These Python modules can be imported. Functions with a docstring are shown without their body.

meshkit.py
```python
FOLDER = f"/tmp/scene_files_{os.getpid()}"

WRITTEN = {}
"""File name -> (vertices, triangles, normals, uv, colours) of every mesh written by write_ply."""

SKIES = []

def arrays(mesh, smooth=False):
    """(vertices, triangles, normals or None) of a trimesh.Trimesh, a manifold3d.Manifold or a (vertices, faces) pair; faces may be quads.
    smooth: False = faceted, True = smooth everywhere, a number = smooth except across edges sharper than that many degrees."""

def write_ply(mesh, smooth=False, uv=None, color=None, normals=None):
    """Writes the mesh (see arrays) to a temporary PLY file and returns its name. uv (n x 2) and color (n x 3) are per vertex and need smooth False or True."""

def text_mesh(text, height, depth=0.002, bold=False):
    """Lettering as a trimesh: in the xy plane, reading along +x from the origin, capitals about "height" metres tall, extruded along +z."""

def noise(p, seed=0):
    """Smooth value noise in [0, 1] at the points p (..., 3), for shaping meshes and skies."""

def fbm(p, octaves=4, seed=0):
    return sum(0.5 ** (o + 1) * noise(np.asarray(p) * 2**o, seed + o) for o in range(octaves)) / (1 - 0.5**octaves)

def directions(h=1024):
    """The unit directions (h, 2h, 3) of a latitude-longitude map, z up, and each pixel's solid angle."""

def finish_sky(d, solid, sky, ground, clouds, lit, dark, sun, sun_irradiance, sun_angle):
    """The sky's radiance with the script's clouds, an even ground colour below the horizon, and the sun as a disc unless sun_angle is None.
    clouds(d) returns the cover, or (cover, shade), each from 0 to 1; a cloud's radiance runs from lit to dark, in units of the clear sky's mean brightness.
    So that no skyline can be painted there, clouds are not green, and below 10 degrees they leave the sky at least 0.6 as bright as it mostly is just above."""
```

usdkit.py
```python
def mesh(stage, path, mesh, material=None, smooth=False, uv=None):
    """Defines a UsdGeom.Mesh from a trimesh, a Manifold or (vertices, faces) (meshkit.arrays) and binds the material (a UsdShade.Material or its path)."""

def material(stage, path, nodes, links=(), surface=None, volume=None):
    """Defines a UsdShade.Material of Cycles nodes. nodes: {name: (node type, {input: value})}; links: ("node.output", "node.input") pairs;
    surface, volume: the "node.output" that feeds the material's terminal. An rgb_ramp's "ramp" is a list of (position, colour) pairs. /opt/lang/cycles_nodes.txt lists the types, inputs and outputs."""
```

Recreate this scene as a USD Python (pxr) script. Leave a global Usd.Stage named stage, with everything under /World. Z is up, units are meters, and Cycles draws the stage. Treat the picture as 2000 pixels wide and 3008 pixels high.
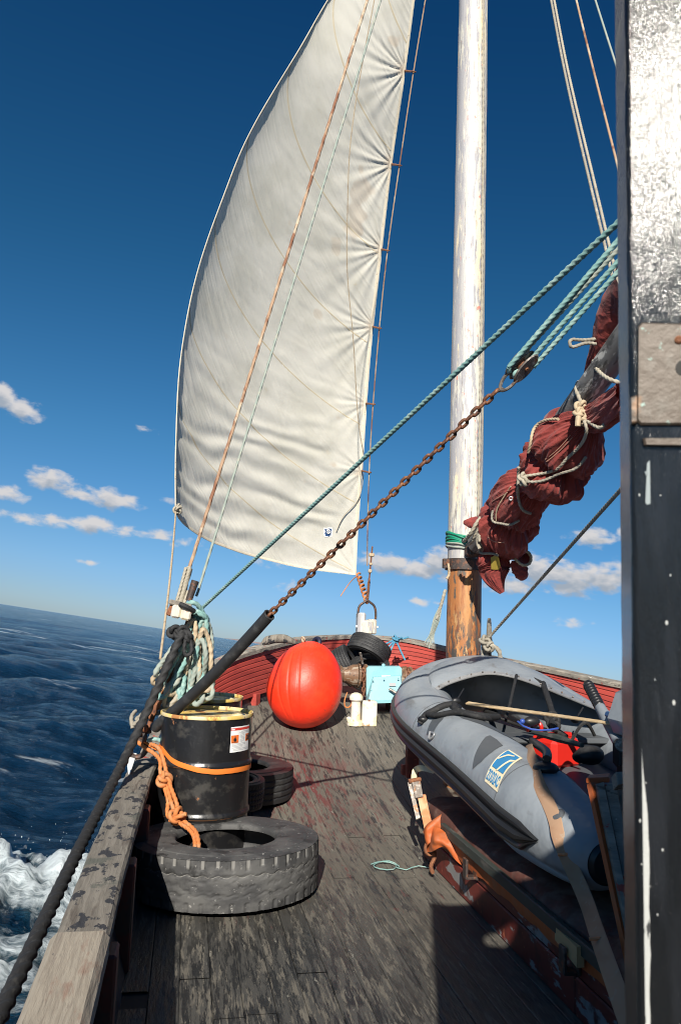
import math, random
import numpy as np, trimesh
import usdkit, meshkit
from pxr import Usd, UsdGeom, UsdLux, UsdShade, Gf, Sdf, Vt
from scipy.interpolate import CubicSpline, PchipInterpolator
from scipy.spatial import ConvexHull

stage = Usd.Stage.CreateInMemory()
UsdGeom.SetStageUpAxis(stage, 'Z'); UsdGeom.SetStageMetersPerUnit(stage, 1.0)
UsdGeom.Xform.Define(stage, '/World'); UsdGeom.Scope.Define(stage, '/World/Looks')
rng = np.random.default_rng(7)

# ---------------------------------------------------------------- camera, sky, sun, exposure
# Everything on board is laid out in the vessel's own axes: x to starboard, y to the bow, z along the mast,
# deck at z = 0 under the photographer. SHIP turns that frame into the world, where z is true up: she heels to port.
V = lambda *a: np.array(a, float)
EYE = V(0, 0, 1.52)
FOCAL_PX = 2305.0                                   # of a 2000 x 3008 picture: 18 mm on a 15.6 mm wide sensor
def _cam_axes(yaw, pitch, roll):
    y, p, r = np.radians([yaw, pitch, roll])
    f = V(math.sin(y) * math.cos(p), math.cos(y) * math.cos(p), math.sin(p))
    rt = V(math.cos(y), -math.sin(y), 0); u = np.cross(rt, f)
    return math.cos(r) * rt + math.sin(r) * u, math.cos(r) * u - math.sin(r) * rt, f
RIGHT, UP, FWD = _cam_axes(10.6, 7.5, 2.1)
UPW = V(0.12139, 0.02800, 0.99221); UPW /= np.linalg.norm(UPW)       # true up seen from the vessel
_yw = V(0, 1, 0) - UPW * UPW[1]; _yw /= np.linalg.norm(_yw)
SHIP = np.stack([np.cross(_yw, UPW), _yw, UPW])                      # vessel vector -> world vector
def ship_gf(o=(0, 0, 0)):
    m = np.eye(4); m[:3, :3] = SHIP.T; m[3, :3] = SHIP @ np.asarray(o, float)
    return Gf.Matrix4d(*m.ravel().tolist())
def ray(px, py): return FWD + (px - 1000) / FOCAL_PX * RIGHT - (py - 1504) / FOCAL_PX * UP
def at(px, py, **k):                                # a point seen in the photograph, at a known x, y or z on board
    r = ray(px, py); (a, v), = k.items(); i = 'xyz'.index(a)
    return EYE + r * ((v - EYE[i]) / r[i])
def proj(P):
    d = np.asarray(P, float) - EYE; z = d @ FWD
    return np.stack([1000 + FOCAL_PX * (d @ RIGHT) / z, 1504 - FOCAL_PX * (d @ UP) / z], -1)

cam = UsdGeom.Camera.Define(stage, '/World/camera')
m = np.eye(4); m[0, :3], m[1, :3], m[2, :3], m[3, :3] = SHIP @ RIGHT, SHIP @ UP, -SHIP @ FWD, SHIP @ EYE
cam.AddTransformOp().Set(Gf.Matrix4d(*m.ravel().tolist()))
cam.CreateHorizontalApertureAttr(15.6); cam.CreateVerticalApertureAttr(15.6 * 1024 / 680)
cam.CreateFocalLengthAttr(15.6 * FOCAL_PX / 2000); cam.CreateClippingRangeAttr(Gf.Vec2f(0.05, 60000))
cam.CreateFStopAttr(13.0); cam.CreateFocusDistanceAttr(5.0)
cam.CreateExposureAttr(0.66)

SUN_AZ, SUN_EL = 16.2, 32.0                          # shadows run 16 degrees to starboard of the bow
_a, _e = math.radians(SUN_AZ), math.radians(SUN_EL)
SUN = V(-math.sin(_a) * math.cos(_e), -math.cos(_a) * math.cos(_e), math.sin(_e))     # towards the sun, on board
SUNW = SHIP @ SUN
sun = UsdLux.DistantLight.Define(stage, '/World/sun')
sun.CreateNormalizeAttr(True); sun.CreateIntensityAttr(1.25); sun.CreateAngleAttr(0.5); sun.CreateColorAttr(Gf.Vec3f(1.0, 0.94, 0.84))
_x = np.cross(V(0, 0, 1), SUNW); _x /= np.linalg.norm(_x); m = np.eye(4); m[0, :3], m[1, :3], m[2, :3] = _x, np.cross(SUNW, _x), SUNW
sun.AddTransformOp().Set(Gf.Matrix4d(*m.ravel().tolist()))

def azel(px, py):
    d = SHIP @ ray(px, py); d /= np.linalg.norm(d)
    return math.atan2(d[0], d[1]), math.asin(d[2])
# clouds of the photograph: where, half width, half height (in its pixels), density
CLOUDS = [(10, 1165, 52, 45, 1), (66, 1205, 72, 36, 1), (150, 1408, 84, 38, 1), (225, 1450, 60, 22, .8), (330, 1468, 100, 32, 1), (20, 1450, 80, 24, .85),
          (60, 1520, 140, 17, .6), (270, 1542, 110, 28, .9), (170, 1530, 80, 20, .7), (400, 1560, 110, 18, .55), (475, 1572, 40, 20, .8), (545, 1595, 70, 14, .4),
          (265, 1652, 42, 11, .75), (490, 1468, 36, 14, .6), (425, 1262, 30, 12, .35), 
          (1130, 1655, 95, 34, 1), (1225, 1675, 130, 30, 1), (1300, 1650, 75, 50, 1), (1440, 1668, 120, 50, .9), (1570, 1675, 70, 64, 1), (1660, 1690, 130, 46, 1), (1770, 1700, 110, 46, 1), (1690, 1722, 90, 40, .95), (1500, 1722, 120, 30, .8), (1880, 1695, 110, 52, 1), (2050, 1690, 150, 40, .9),
          (1740, 1580, 78, 32, .95), (1850, 1567, 46, 34, .9), (1235, 1770, 40, 16, .8), (1285, 1772, 38, 12, .5), (1680, 1830, 66, 16, .6), (850, 1722, 40, 14, .35), (800, 1650, 90, 16, .3),
          (-160, 1440, 120, 32, 1), (-330, 1190, 120, 50, 1), (2400, 1650, 160, 60, 1), (2300, 1500, 120, 40, .9), (-700, 1350, 160, 50, 1), (2800, 1720, 260, 50, 1), (-1300, 1330, 300, 60, 1)]
def build_sky():
    n, l = {}, []
    n['sky'] = ('sky_texture', {'sky_type': 'single_scattering', 'sun_disc': False, 'sun_elevation': math.asin(SUNW[2]), 'sun_rotation': math.atan2(SUNW[0], SUNW[1]),
                                'altitude': 0.0, 'air_density': 1.0, 'aerosol_density': 0.12, 'ozone_density': 3.0})
    n['deep'] = ('hsv', {'hue': 0.5, 'saturation': SKY_SAT, 'value': 1.0, 'fac': 1.0}); l.append(('sky.color', 'deep.color'))
    n['tc'] = ('texture_coordinate', {}); n['sx'] = ('separate_xyz', {}); l.append(('tc.generated', 'sx.vector'))
    n['az'] = ('math', {'math_type': 'arctan2'}); l += [('sx.x', 'az.value1'), ('sx.y', 'az.value2')]
    n['el'] = ('math', {'math_type': 'arcsine'}); l.append(('sx.z', 'el.value1'))
    # the blue deepens with height, as through the polarised, clear air of the photograph
    n['hi'] = ('map_range', {'range_type': 'linear', 'from_min': 0.0, 'from_max': 0.75, 'clamp': True}); l.append(('el.value', 'hi.value'))
    n['grade'] = ('rgb_ramp', {'ramp': SKY_GRADE}); l.append(('hi.result', 'grade.fac'))
    n['blue'] = ('mix_color', {'blend_type': 'multiply', 'fac': 1.0}); l += [('deep.color', 'blue.a'), ('grade.color', 'blue.b')]
    n['ae'] = ('combine_xyz', {'z': 0.0}); l += [('az.value', 'ae.x'), ('el.value', 'ae.y')]
    def field(tag, lift):
        n[f'p{tag}'] = ('vector_math', {'math_type': 'add', 'vector2': (0, lift, 0)}); l.append(('ae.vector', f'p{tag}.vector1'))
        last = None
        for i, (px, py, w, h, d) in enumerate(CLOUDS):
            a, e = azel(px, py); s = 1.0 / FOCAL_PX
            k = math.cos(math.atan((px - 1000) / FOCAL_PX))**2 if abs(px) < 2600 else .5
            iw, ih = 1 / (w * s * k), 1 / (h * s)
            n[f'{tag}m{i}'] = ('vector_math', {'math_type': 'multiply_add', 'vector2': (iw, ih, 0), 'vector3': (-a * iw, -e * ih, 0)})
            n[f'{tag}l{i}'] = ('vector_math', {'math_type': 'length'}); n[f'{tag}d{i}'] = ('math', {'math_type': 'multiply_add', 'value2': -d, 'value3': d})
            l.extend([(f'p{tag}.vector', f'{tag}m{i}.vector1'), (f'{tag}m{i}.vector', f'{tag}l{i}.vector1'), (f'{tag}l{i}.value', f'{tag}d{i}.value1')])
            if last is None: last = f'{tag}d{i}.value'
            else:
                n[f'{tag}x{i}'] = ('math', {'math_type': 'smoothmax', 'value3': 0.18}); l.extend([(last, f'{tag}x{i}.value1'), (f'{tag}d{i}.value', f'{tag}x{i}.value2')]); last = f'{tag}x{i}.value'
        return last
    f0, f1 = field('a', 0.0), field('b', 0.012)
    for tag, f, off in (('a', f0, 0), ('b', f1, 0.012)):
        n[f'{tag}map'] = ('mapping', {'scale': (46, 80, 1), 'location': (0, off * 80, 0)}); l.append(('ae.vector', f'{tag}map.vector'))
        n[f'{tag}n'] = ('noise_texture', {'scale': 1.0, 'detail': 5.0, 'roughness': 0.52, 'distortion': 0.25}); l.append((f'{tag}map.vector', f'{tag}n.vector'))
        n[f'{tag}s'] = ('math', {'math_type': 'multiply_add', 'value2': 1.7, 'value3': -0.86}); l.append((f'{tag}n.fac', f'{tag}s.value1'))
        n[f'{tag}t'] = ('math', {'math_type': 'add'}); l += [(f, f'{tag}t.value1'), (f'{tag}s.value', f'{tag}t.value2')]
    n['cover'] = ('map_range', {'range_type': 'smoothstep', 'from_min': 0.0, 'from_max': 0.62, 'to_min': 0, 'to_max': 1, 'clamp': True}); l.append(('at.value', 'cover.value'))
    n['shade'] = ('map_range', {'range_type': 'smoothstep', 'from_min': -0.05, 'from_max': 0.85, 'to_min': 0, 'to_max': 1, 'clamp': True}); l.append(('bt.value', 'shade.value'))
    n['tone'] = ('mix_color', {'a': CLOUD_LIT, 'b': CLOUD_DIM}); l.append(('shade.result', 'tone.fac'))
    n['all'] = ('mix_color', {}); l += [('cover.result', 'all.fac'), ('blue.result', 'all.a'), ('tone.result', 'all.b')]
    n['bg'] = ('background_shader', {'strength': SKY_STRENGTH}); l.append(('all.result', 'bg.color'))
    return usdkit.material(stage, '/World/Looks/sky', n, l, surface='bg.background')
SKY_STRENGTH, SKY_SAT = 0.062, 1.2
SKY_GRADE = [(0, (.42, .60, 1.06)), (.06, (.42, .60, 1.0)), (.14, (.44, .64, .88)), (.3, (.40, .68, .80)), (.6, (.26, .60, .68)), (1, (.135, .46, .61))]
CLOUD_LIT, CLOUD_DIM = (6.9, 6.8, 6.9), (3.6, 4.2, 5.0)
dome = UsdLux.DomeLight.Define(stage, '/World/sky')
dome.CreateIntensityAttr(1.0)
UsdShade.MaterialBindingAPI.Apply(dome.GetPrim()).Bind(build_sky())
dome.GetPrim().SetCustomDataByKey('kind', 'structure')

# ---------------------------------------------------------------- helpers: names, things and parts
_used = {}
def numbered(parent, name):
    k = (parent, name); _used[k] = _used.get(k, -1) + 1
    return f'{parent}/{name}' + (f'_{_used[k]:03d}' if _used[k] else '')
def tag(prim, label=None, cat=None, group=None, kind=None):
    for k, v in (('label', label), ('category', cat), ('group', group), ('kind', kind)):
        if v: prim.SetCustomDataByKey(k, v)
class Thing:
    """An Xform at the thing's base; its parts are given in the vessel's axes."""
    def __init__(s, name, label, cat, o=(0, 0, 0), group=None, kind=None):
        s.o = np.asarray(o, float); s.path = numbered('/World', name)
        x = UsdGeom.Xform.Define(stage, s.path); x.AddTransformOp().Set(ship_gf(s.o)); tag(x.GetPrim(), label, cat, group, kind)
    def part(s, name, mesh, mat, smooth=40, under=None, label=None, kind=None, attrs=None):
        path = numbered(under or s.path, name); put(path, mesh, mat, smooth, s.o, attrs)
        p = stage.GetPrimAtPath(path); tag(p, label, kind=kind)
        return path
def put(path, mesh, mat, smooth, o=(0, 0, 0), attrs=None):
    v, f, _ = meshkit.arrays(mesh)
    if attrs is None: M = usdkit.mesh(stage, path, (v - o, f), MAT[mat], smooth=smooth)
    else:
        M = usdkit.mesh(stage, path, (v - o, f), MAT[mat], smooth=True)
        for k, a in attrs.items():
            UsdGeom.PrimvarsAPI(M).CreatePrimvar(k, Sdf.ValueTypeNames.FloatArray, 'vertex').Set(Vt.FloatArray.FromNumpy(np.asarray(a, np.float32)))
    return M
def single(name, label, cat, mesh, mat, smooth=40, o=(0, 0, 0), group=None, kind=None, attrs=None):
    path = numbered('/World', name); M = put(path, mesh, mat, smooth, o, attrs)
    M.AddTransformOp().Set(ship_gf(o)); tag(M.GetPrim(), label, cat, group, kind)
    return path

# ---------------------------------------------------------------- helpers: shapes (vertices, faces)
def tri(m):
    if isinstance(m, tuple):
        v, f = m; f = np.asarray(f)
        if f.shape[1] == 4: f = np.vstack([f[:, :3], f[:, [0, 2, 3]]])
        return np.asarray(v, float), f
    return np.asarray(m.vertices, float), np.asarray(m.faces)
def join(*ms):
    vs, fs, n = [], [], 0
    for m in ms:
        v, f = tri(m); vs.append(v); fs.append(f + n); n += len(v)
    return np.vstack(vs), np.vstack(fs)
def hull(pts):
    pts = np.asarray(pts, float); h = ConvexHull(pts); f = h.simplices.copy(); c = pts.mean(0)
    a, b, d = pts[f[:, 0]], pts[f[:, 1]], pts[f[:, 2]]
    flip = np.einsum('ij,ij->i', np.cross(b - a, d - a), a - c) < 0
    f[flip] = f[flip][:, ::-1]
    return pts, f
def grid(P, closed_u=False, closed_v=False):
    """P[i, j] points -> quads."""
    n, k = P.shape[:2]; i, j = np.meshgrid(np.arange(n if closed_u else n - 1), np.arange(k if closed_v else k - 1), indexing='ij')
    i, j = i.ravel(), j.ravel(); i2, j2 = (i + 1) % n, (j + 1) % k
    return P.reshape(-1, 3), np.stack([i * k + j, i2 * k + j, i2 * k + j2, i * k + j2], 1)
def frame(d, up=(0, 0, 1)):
    """Columns: side, up-ish, along d."""
    d = np.asarray(d, float); d = d / np.linalg.norm(d); s = np.cross(up, d)
    if np.linalg.norm(s) < 1e-6: s = np.cross((1, 0, 0.1), d)
    s /= np.linalg.norm(s)
    return np.stack([s, np.cross(d, s), d], 1)
def move(m, R=None, t=(0, 0, 0)):
    v, f = tri(m); return (v @ np.asarray(R).T if R is not None else v) + np.asarray(t, float), f
def rot(ax, deg):
    return trimesh.transformations.rotation_matrix(math.radians(deg), ax)[:3, :3]
def box(c, size, b=0.006, R=None):
    """A chamfered box."""
    h = np.asarray(size, float) / 2; b = min(b, h.min() * .45); p = []
    for s in np.ndindex(2, 2, 2):
        q = (np.array(s) * 2 - 1) * h; g = -np.sign(q) * b
        for k in range(3):
            w = q.copy(); w += g; w[k] = q[k]; p.append(w)
    return move(hull(p), R, c)
def slab(corners, thick, b=0.004):
    """A board over four corner points."""
    c = np.asarray(corners, float); n = np.cross(c[1] - c[0], c[3] - c[0]); n /= np.linalg.norm(n); m = c.mean(0); p = []
    inn = c + (m - c) / np.linalg.norm(m - c, axis=1, keepdims=True) * b
    p += list(inn) + list(c - n * b) + list(c - n * (thick - b)) + list(inn - n * thick)
    return hull(p)
def lathe(prof, n=32, R=None, t=(0, 0, 0), cap=True):
    prof = np.asarray(prof, float); a = np.arange(n) * 2 * np.pi / n
    P = np.stack([prof[:, None, 0] * np.cos(a), prof[:, None, 0] * np.sin(a), np.broadcast_to(prof[:, 1:2], (len(prof), n))], -1)
    v, f = grid(P, closed_v=True); f = f[:, ::-1]
    v, f = tri((v, f)); k = len(v); i = np.arange(n)
    if cap:
        fs = [f]
        for row, flip in ((0, False), (len(prof) - 1, True)):
            if prof[row, 0] > 1e-6:
                v = np.vstack([v, [[0, 0, prof[row, 1]]]]); b = row * n
                q = np.stack([np.full(n, len(v) - 1), b + i, b + (i + 1) % n], 1); fs.append(q if flip else q[:, ::-1])
        f = np.vstack(fs)
    return move((v, f), R, t)
def spline(pts, n, closed=False):
    p = np.asarray(pts, float); p = p[np.concatenate([[True], np.linalg.norm(np.diff(p, axis=0), axis=1) > 1e-5])]
    if len(p) == 2: return p[0] + (p[1] - p[0]) * np.linspace(0, 1, n)[:, None]
    if closed: p = np.vstack([p, p[:1]])
    s = np.concatenate([[0], np.cumsum(np.linalg.norm(np.diff(p, axis=0), axis=1) ** .7)])
    c = CubicSpline(s, p, bc_type='periodic' if closed else 'natural')
    u = np.linspace(0, s[-1], n, endpoint=not closed)
    return c(u)
def length(p): return float(np.linalg.norm(np.diff(p, axis=0), axis=1).sum())
def tube(p, r, sides=8, closed=False, caps=True, strands=0, pitch=.05, amp=.16, flat=None, up=None):
    """A tube along points p; strands > 0 gives the laid strands of a rope; flat squashes it (a strap)."""
    p = np.asarray(p, float); n = len(p)
    t = np.roll(p, -1, 0) - np.roll(p, 1, 0) if closed else np.gradient(p, axis=0)
    t /= np.linalg.norm(t, axis=1, keepdims=True) + 1e-12
    A = np.zeros((n, 3)); a = np.cross(t[0], (0, 0, 1.0)) if up is None else np.cross(t[0], up)
    if np.linalg.norm(a) < 1e-3: a = np.cross(t[0], (1.0, 0, 0))
    for i in range(n):
        if up is not None:
            b = np.cross(t[i], up[i] if np.ndim(up) == 2 else up); a = b if np.linalg.norm(b) > 1e-4 else a
        a = a - t[i] * (a @ t[i]); a = a / np.linalg.norm(a); A[i] = a
    B = np.cross(t, A); th = np.arange(sides) * 2 * np.pi / sides
    if closed and up is None:                        # spread the closing twist
        err = math.atan2(A[0] @ B[-1], A[0] @ A[-1]); ph = -0 + np.linspace(0, err, n)
    else: ph = np.zeros(n)
    r = np.broadcast_to(np.asarray(r, float), (n,))
    TH = th[None] + ph[:, None]; rr = np.repeat(r[:, None], sides, 1)
    if strands:
        s = np.concatenate([[0], np.cumsum(np.linalg.norm(np.diff(p, axis=0), axis=1))])
        rr = rr * (1 - amp * (0.5 - 0.5 * np.cos(strands * th[None] - 2 * np.pi * s[:, None] / pitch)) + amp * .4)
    x, y = np.cos(TH) * rr, np.sin(TH) * rr
    if flat: y = np.sin(TH) * (flat if np.ndim(flat) else flat); y = np.clip(np.sin(TH) * 1.6, -1, 1) * flat; x = np.clip(np.cos(TH) * 1.25, -1, 1) * rr
    P = p[:, None] + x[..., None] * A[:, None] + y[..., None] * B[:, None]
    v, f = grid(P, closed_u=closed, closed_v=True); v, f = tri((v, f))
    nrm = np.cross(v[f[:, 1]] - v[f[:, 0]], v[f[:, 2]] - v[f[:, 0]]); out = v[f].mean(1) - p[f // sides].mean(1)
    if np.einsum('ij,ij->i', nrm, out).sum() < 0: f = f[:, ::-1]
    if caps and not closed:
        i = np.arange(sides); v = np.vstack([v, p[:1], p[-1:]]); k = (n - 1) * sides
        for e, b, d in ((len(v) - 2, 0, -t[0]), (len(v) - 1, k, t[-1])):
            c = np.stack([np.full(sides, e), b + i, b + (i + 1) % sides], 1); q = np.cross(v[c[:, 1]] - v[c[:, 0]], v[c[:, 2]] - v[c[:, 0]]).sum(0)
            f = np.vstack([f, c if q @ d > 0 else c[:, ::-1]])
    return v, f
def _inward(v, f): return np.einsum('ij,ij->i', v[f[:, 0]], np.cross(v[f[:, 1]], v[f[:, 2]])).sum() < 0 if abs(v).max() < 1e9 else False
def rope(pts, r, lay=True, sag=0.0, step=None, closed=False, sides=9, hairy=0, pitch=None):
    """A laid rope through points."""
    pts = [np.asarray(q, float) for q in pts]
    if sag and len(pts) == 2:
        u = np.linspace(0, 1, 9)[:, None]; pts = list(pts[0] + (pts[1] - pts[0]) * u - V(0, 0, 1) * sag * 4 * u * (1 - u))
    L = length(np.asarray(pts)); pitch = pitch or r * 2.6
    n = max(4, int(L / (step or (pitch / 5 if lay else max(.04, L / 60)))))
    return tube(spline(pts, n, closed), r, sides if lay else 7, closed, strands=3 if lay else 0, pitch=pitch, amp=.30)
def ring(c, R, r, d=(0, 0, 1), sides=8, n=24, sx=1.0):
    a = np.arange(n) * 2 * np.pi / n; F = frame(d)
    return tube(np.asarray(c, float) + np.outer(np.cos(a) * R * sx, F[:, 0]) + np.outer(np.sin(a) * R, F[:, 1]), r, sides, closed=True)
def cyl(a, b, r, r2=None, n=16):
    a, b = np.asarray(a, float), np.asarray(b, float); L = np.linalg.norm(b - a); c = min(r, L / 2) * .12; r2 = r if r2 is None else r2
    return lathe([(r - c, 0), (r, c), (r2, L - c), (r2 - c, L)], n, frame(b - a), a)
def ball(c, r, sub=2, scale=(1, 1, 1), R=None):
    s = trimesh.creation.icosphere(sub, 1.0); return move((np.asarray(s.vertices) * r * np.asarray(scale), s.faces), R, c)
def link(c, d, side, L, W, r):
    """One chain link: long axis d, in the plane of d and side."""
    d = d / np.linalg.norm(d); s = side - d * (side @ d); s /= np.linalg.norm(s); h = (L - W) / 2; q = (W - 2 * r) / 2
    a = np.linspace(-np.pi / 2, np.pi / 2, 7)
    p = [c + d * (h + math.cos(t) * q) + s * math.sin(t) * q for t in a] + [c - d * (h + math.cos(t) * q) - s * math.sin(t) * q for t in a]
    return tube(np.array(p), r, 7, closed=True)
def fbm(p, o=4, seed=0): return meshkit.fbm(np.asarray(p, float), o, seed)
def normals(v, f):
    v, f = tri((v, f)); n = np.zeros_like(v); c = np.cross(v[f[:, 1]] - v[f[:, 0]], v[f[:, 2]] - v[f[:, 0]])
    for k in range(3): np.add.at(n, f[:, k], c)
    return n / (np.linalg.norm(n, axis=1, keepdims=True) + 1e-12)
def ss(x, a, b): t = np.clip((x - a) / (b - a), 0, 1); return t * t * (3 - 2 * t)

# ---------------------------------------------------------------- materials
MAT = {}
def material(name, base, rough=.6, layers=(), bumps=(), metallic=0.0, spec=.5, coat=0.0, vary=0.0, trans=0.0, sheen=0.0, coat_rough=.15):
    """layers: dicts (color, scale, lo, hi[, detail, rough, kind, blob, attr, amount]); bumps: dicts (scale, dist[, kind, detail, strength])."""
    n, l = {'tc': ('texture_coordinate', {})}, []
    n['c0'] = ('color', {'value': base}); col, rg = 'c0.color', None
    def field(tagname, d):
        if d.get('attr'):
            n[tagname] = ('attribute', {'attribute': d['attr']}); return tagname + '.fac'
        s = d.get('scale', 5); s = (s, s, s) if np.ndim(s) == 0 else s
        n[tagname + 'm'] = ('mapping', {'scale': s, 'location': d.get('loc', (0, 0, 0)), 'rotation': d.get('rot', (0, 0, 0))}); l.append(('tc.object', tagname + 'm.vector'))
        k = d.get('kind', 'noise')
        if k == 'noise':
            n[tagname] = ('noise_texture', {'scale': 1.0, 'detail': float(d.get('detail', 6)), 'roughness': float(d.get('nr', .6)), 'distortion': float(d.get('distortion', 0))}); o = '.fac'
        elif k == 'voronoi':
            n[tagname] = ('voronoi_texture', {'scale': 1.0, 'feature': d.get('feature', 'f1')}); o = '.distance'
        elif k == 'wave':
            n[tagname] = ('wave_texture', {'scale': 1.0, 'distortion': float(d.get('distortion', 2)), 'detail': float(d.get('detail', 3)), 'detail_scale': float(d.get('dscale', 1)), 'bands_direction': d.get('dir', 'x')}); o = '.fac'
        l.append((tagname + 'm.vector', tagname + '.vector'))
        return tagname + o
    for i, d in enumerate(layers):
        t = f'l{i}'; f = field(t, d)
        n[t + 'r'] = ('map_range', {'range_type': 'smoothstep', 'from_min': d.get('lo', .5), 'from_max': d.get('hi', .56), 'to_min': 0.0, 'to_max': float(d.get('amount', 1.0)), 'clamp': True}); l.append((f, t + 'r.value'))
        fac = t + 'r.result'
        if d.get('blob') is not None:
            c, r0, r1 = d['blob'][0], d['blob'][1], d['blob'][2]; sc = d['blob'][3] if len(d['blob']) > 3 else (1, 1, 1)
            n[t + 'b'] = ('vector_math', {'math_type': 'multiply_add', 'vector2': sc, 'vector3': tuple(-a * b for a, b in zip(c, sc))}); l.append(('tc.object', t + 'b.vector1'))
            n[t + 'bl'] = ('vector_math', {'math_type': 'length'}); l.append((t + 'b.vector', t + 'bl.vector1'))
            n[t + 'br'] = ('map_range', {'range_type': 'smoothstep', 'from_min': r1, 'from_max': r0, 'to_min': 0.0, 'to_max': 1.0, 'clamp': True})
            if r1 > r0: n[t + 'br'] = ('map_range', {'range_type': 'linear', 'from_min': r0, 'from_max': r1, 'to_min': 1.0, 'to_max': 0.0, 'clamp': True})
            l.append((t + 'bl.value', t + 'br.value'))
            n[t + 'x'] = ('math', {'math_type': 'multiply'}); l += [(fac, t + 'x.value1'), (t + 'br.result', t + 'x.value2')]; fac = t + 'x.value'
        n[t + 'c'] = ('mix_color', {'b': d['color']}); l += [(fac, t + 'c.fac'), (col, t + 'c.a')]; col = t + 'c.result'
        if 'rough' in d:
            n[t + 'g'] = ('mix_float', {'a': rough, 'b': d['rough']}); l.append((fac, t + 'g.fac'))
            if rg: l.append((rg, t + 'g.a'))
            rg = t + 'g.result'
    if vary:
        n['oi'] = ('object_info', {}); n['vr'] = ('map_range', {'from_min': 0.0, 'from_max': 1.0, 'to_min': 1 - vary, 'to_max': 1 + vary * .6}); l.append(('oi.random', 'vr.value'))
        n['hv'] = ('hsv', {}); l += [(col, 'hv.color'), ('vr.result', 'hv.value')]; col = 'hv.color'
    p = {'roughness': rough, 'metallic': metallic, 'specular_ior_level': spec, 'coat_weight': coat, 'coat_roughness': coat_rough, 'sheen_weight': sheen}
    n['p'] = ('principled_bsdf', p); l.append((col, 'p.base_color'))
    if rg: l.append((rg, 'p.roughness'))
    prev = None
    for i, d in enumerate(bumps):
        t = f'b{i}'; f = field(t, d)
        n[t + 'u'] = ('bump', {'strength': float(d.get('strength', 1.0)), 'distance': d['dist']}); l.append((f, t + 'u.height'))
        if prev: l.append((prev, t + 'u.normal'))
        prev = t + 'u.normal'
    if prev: l.append((prev, 'p.normal'))
    out = 'p.BSDF'
    if trans:
        n['tr'] = ('translucent_bsdf', {}); l.append((col, 'tr.color'))
        if prev: l.append((prev, 'tr.normal'))
        n['mx'] = ('mix_closure', {'fac': trans}); l += [('p.BSDF', 'mx.closure1'), ('tr.BSDF', 'mx.closure2')]; out = 'mx.closure'
    MAT[name] = usdkit.material(stage, f'/World/Looks/{name}', n, l, surface=out)

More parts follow.
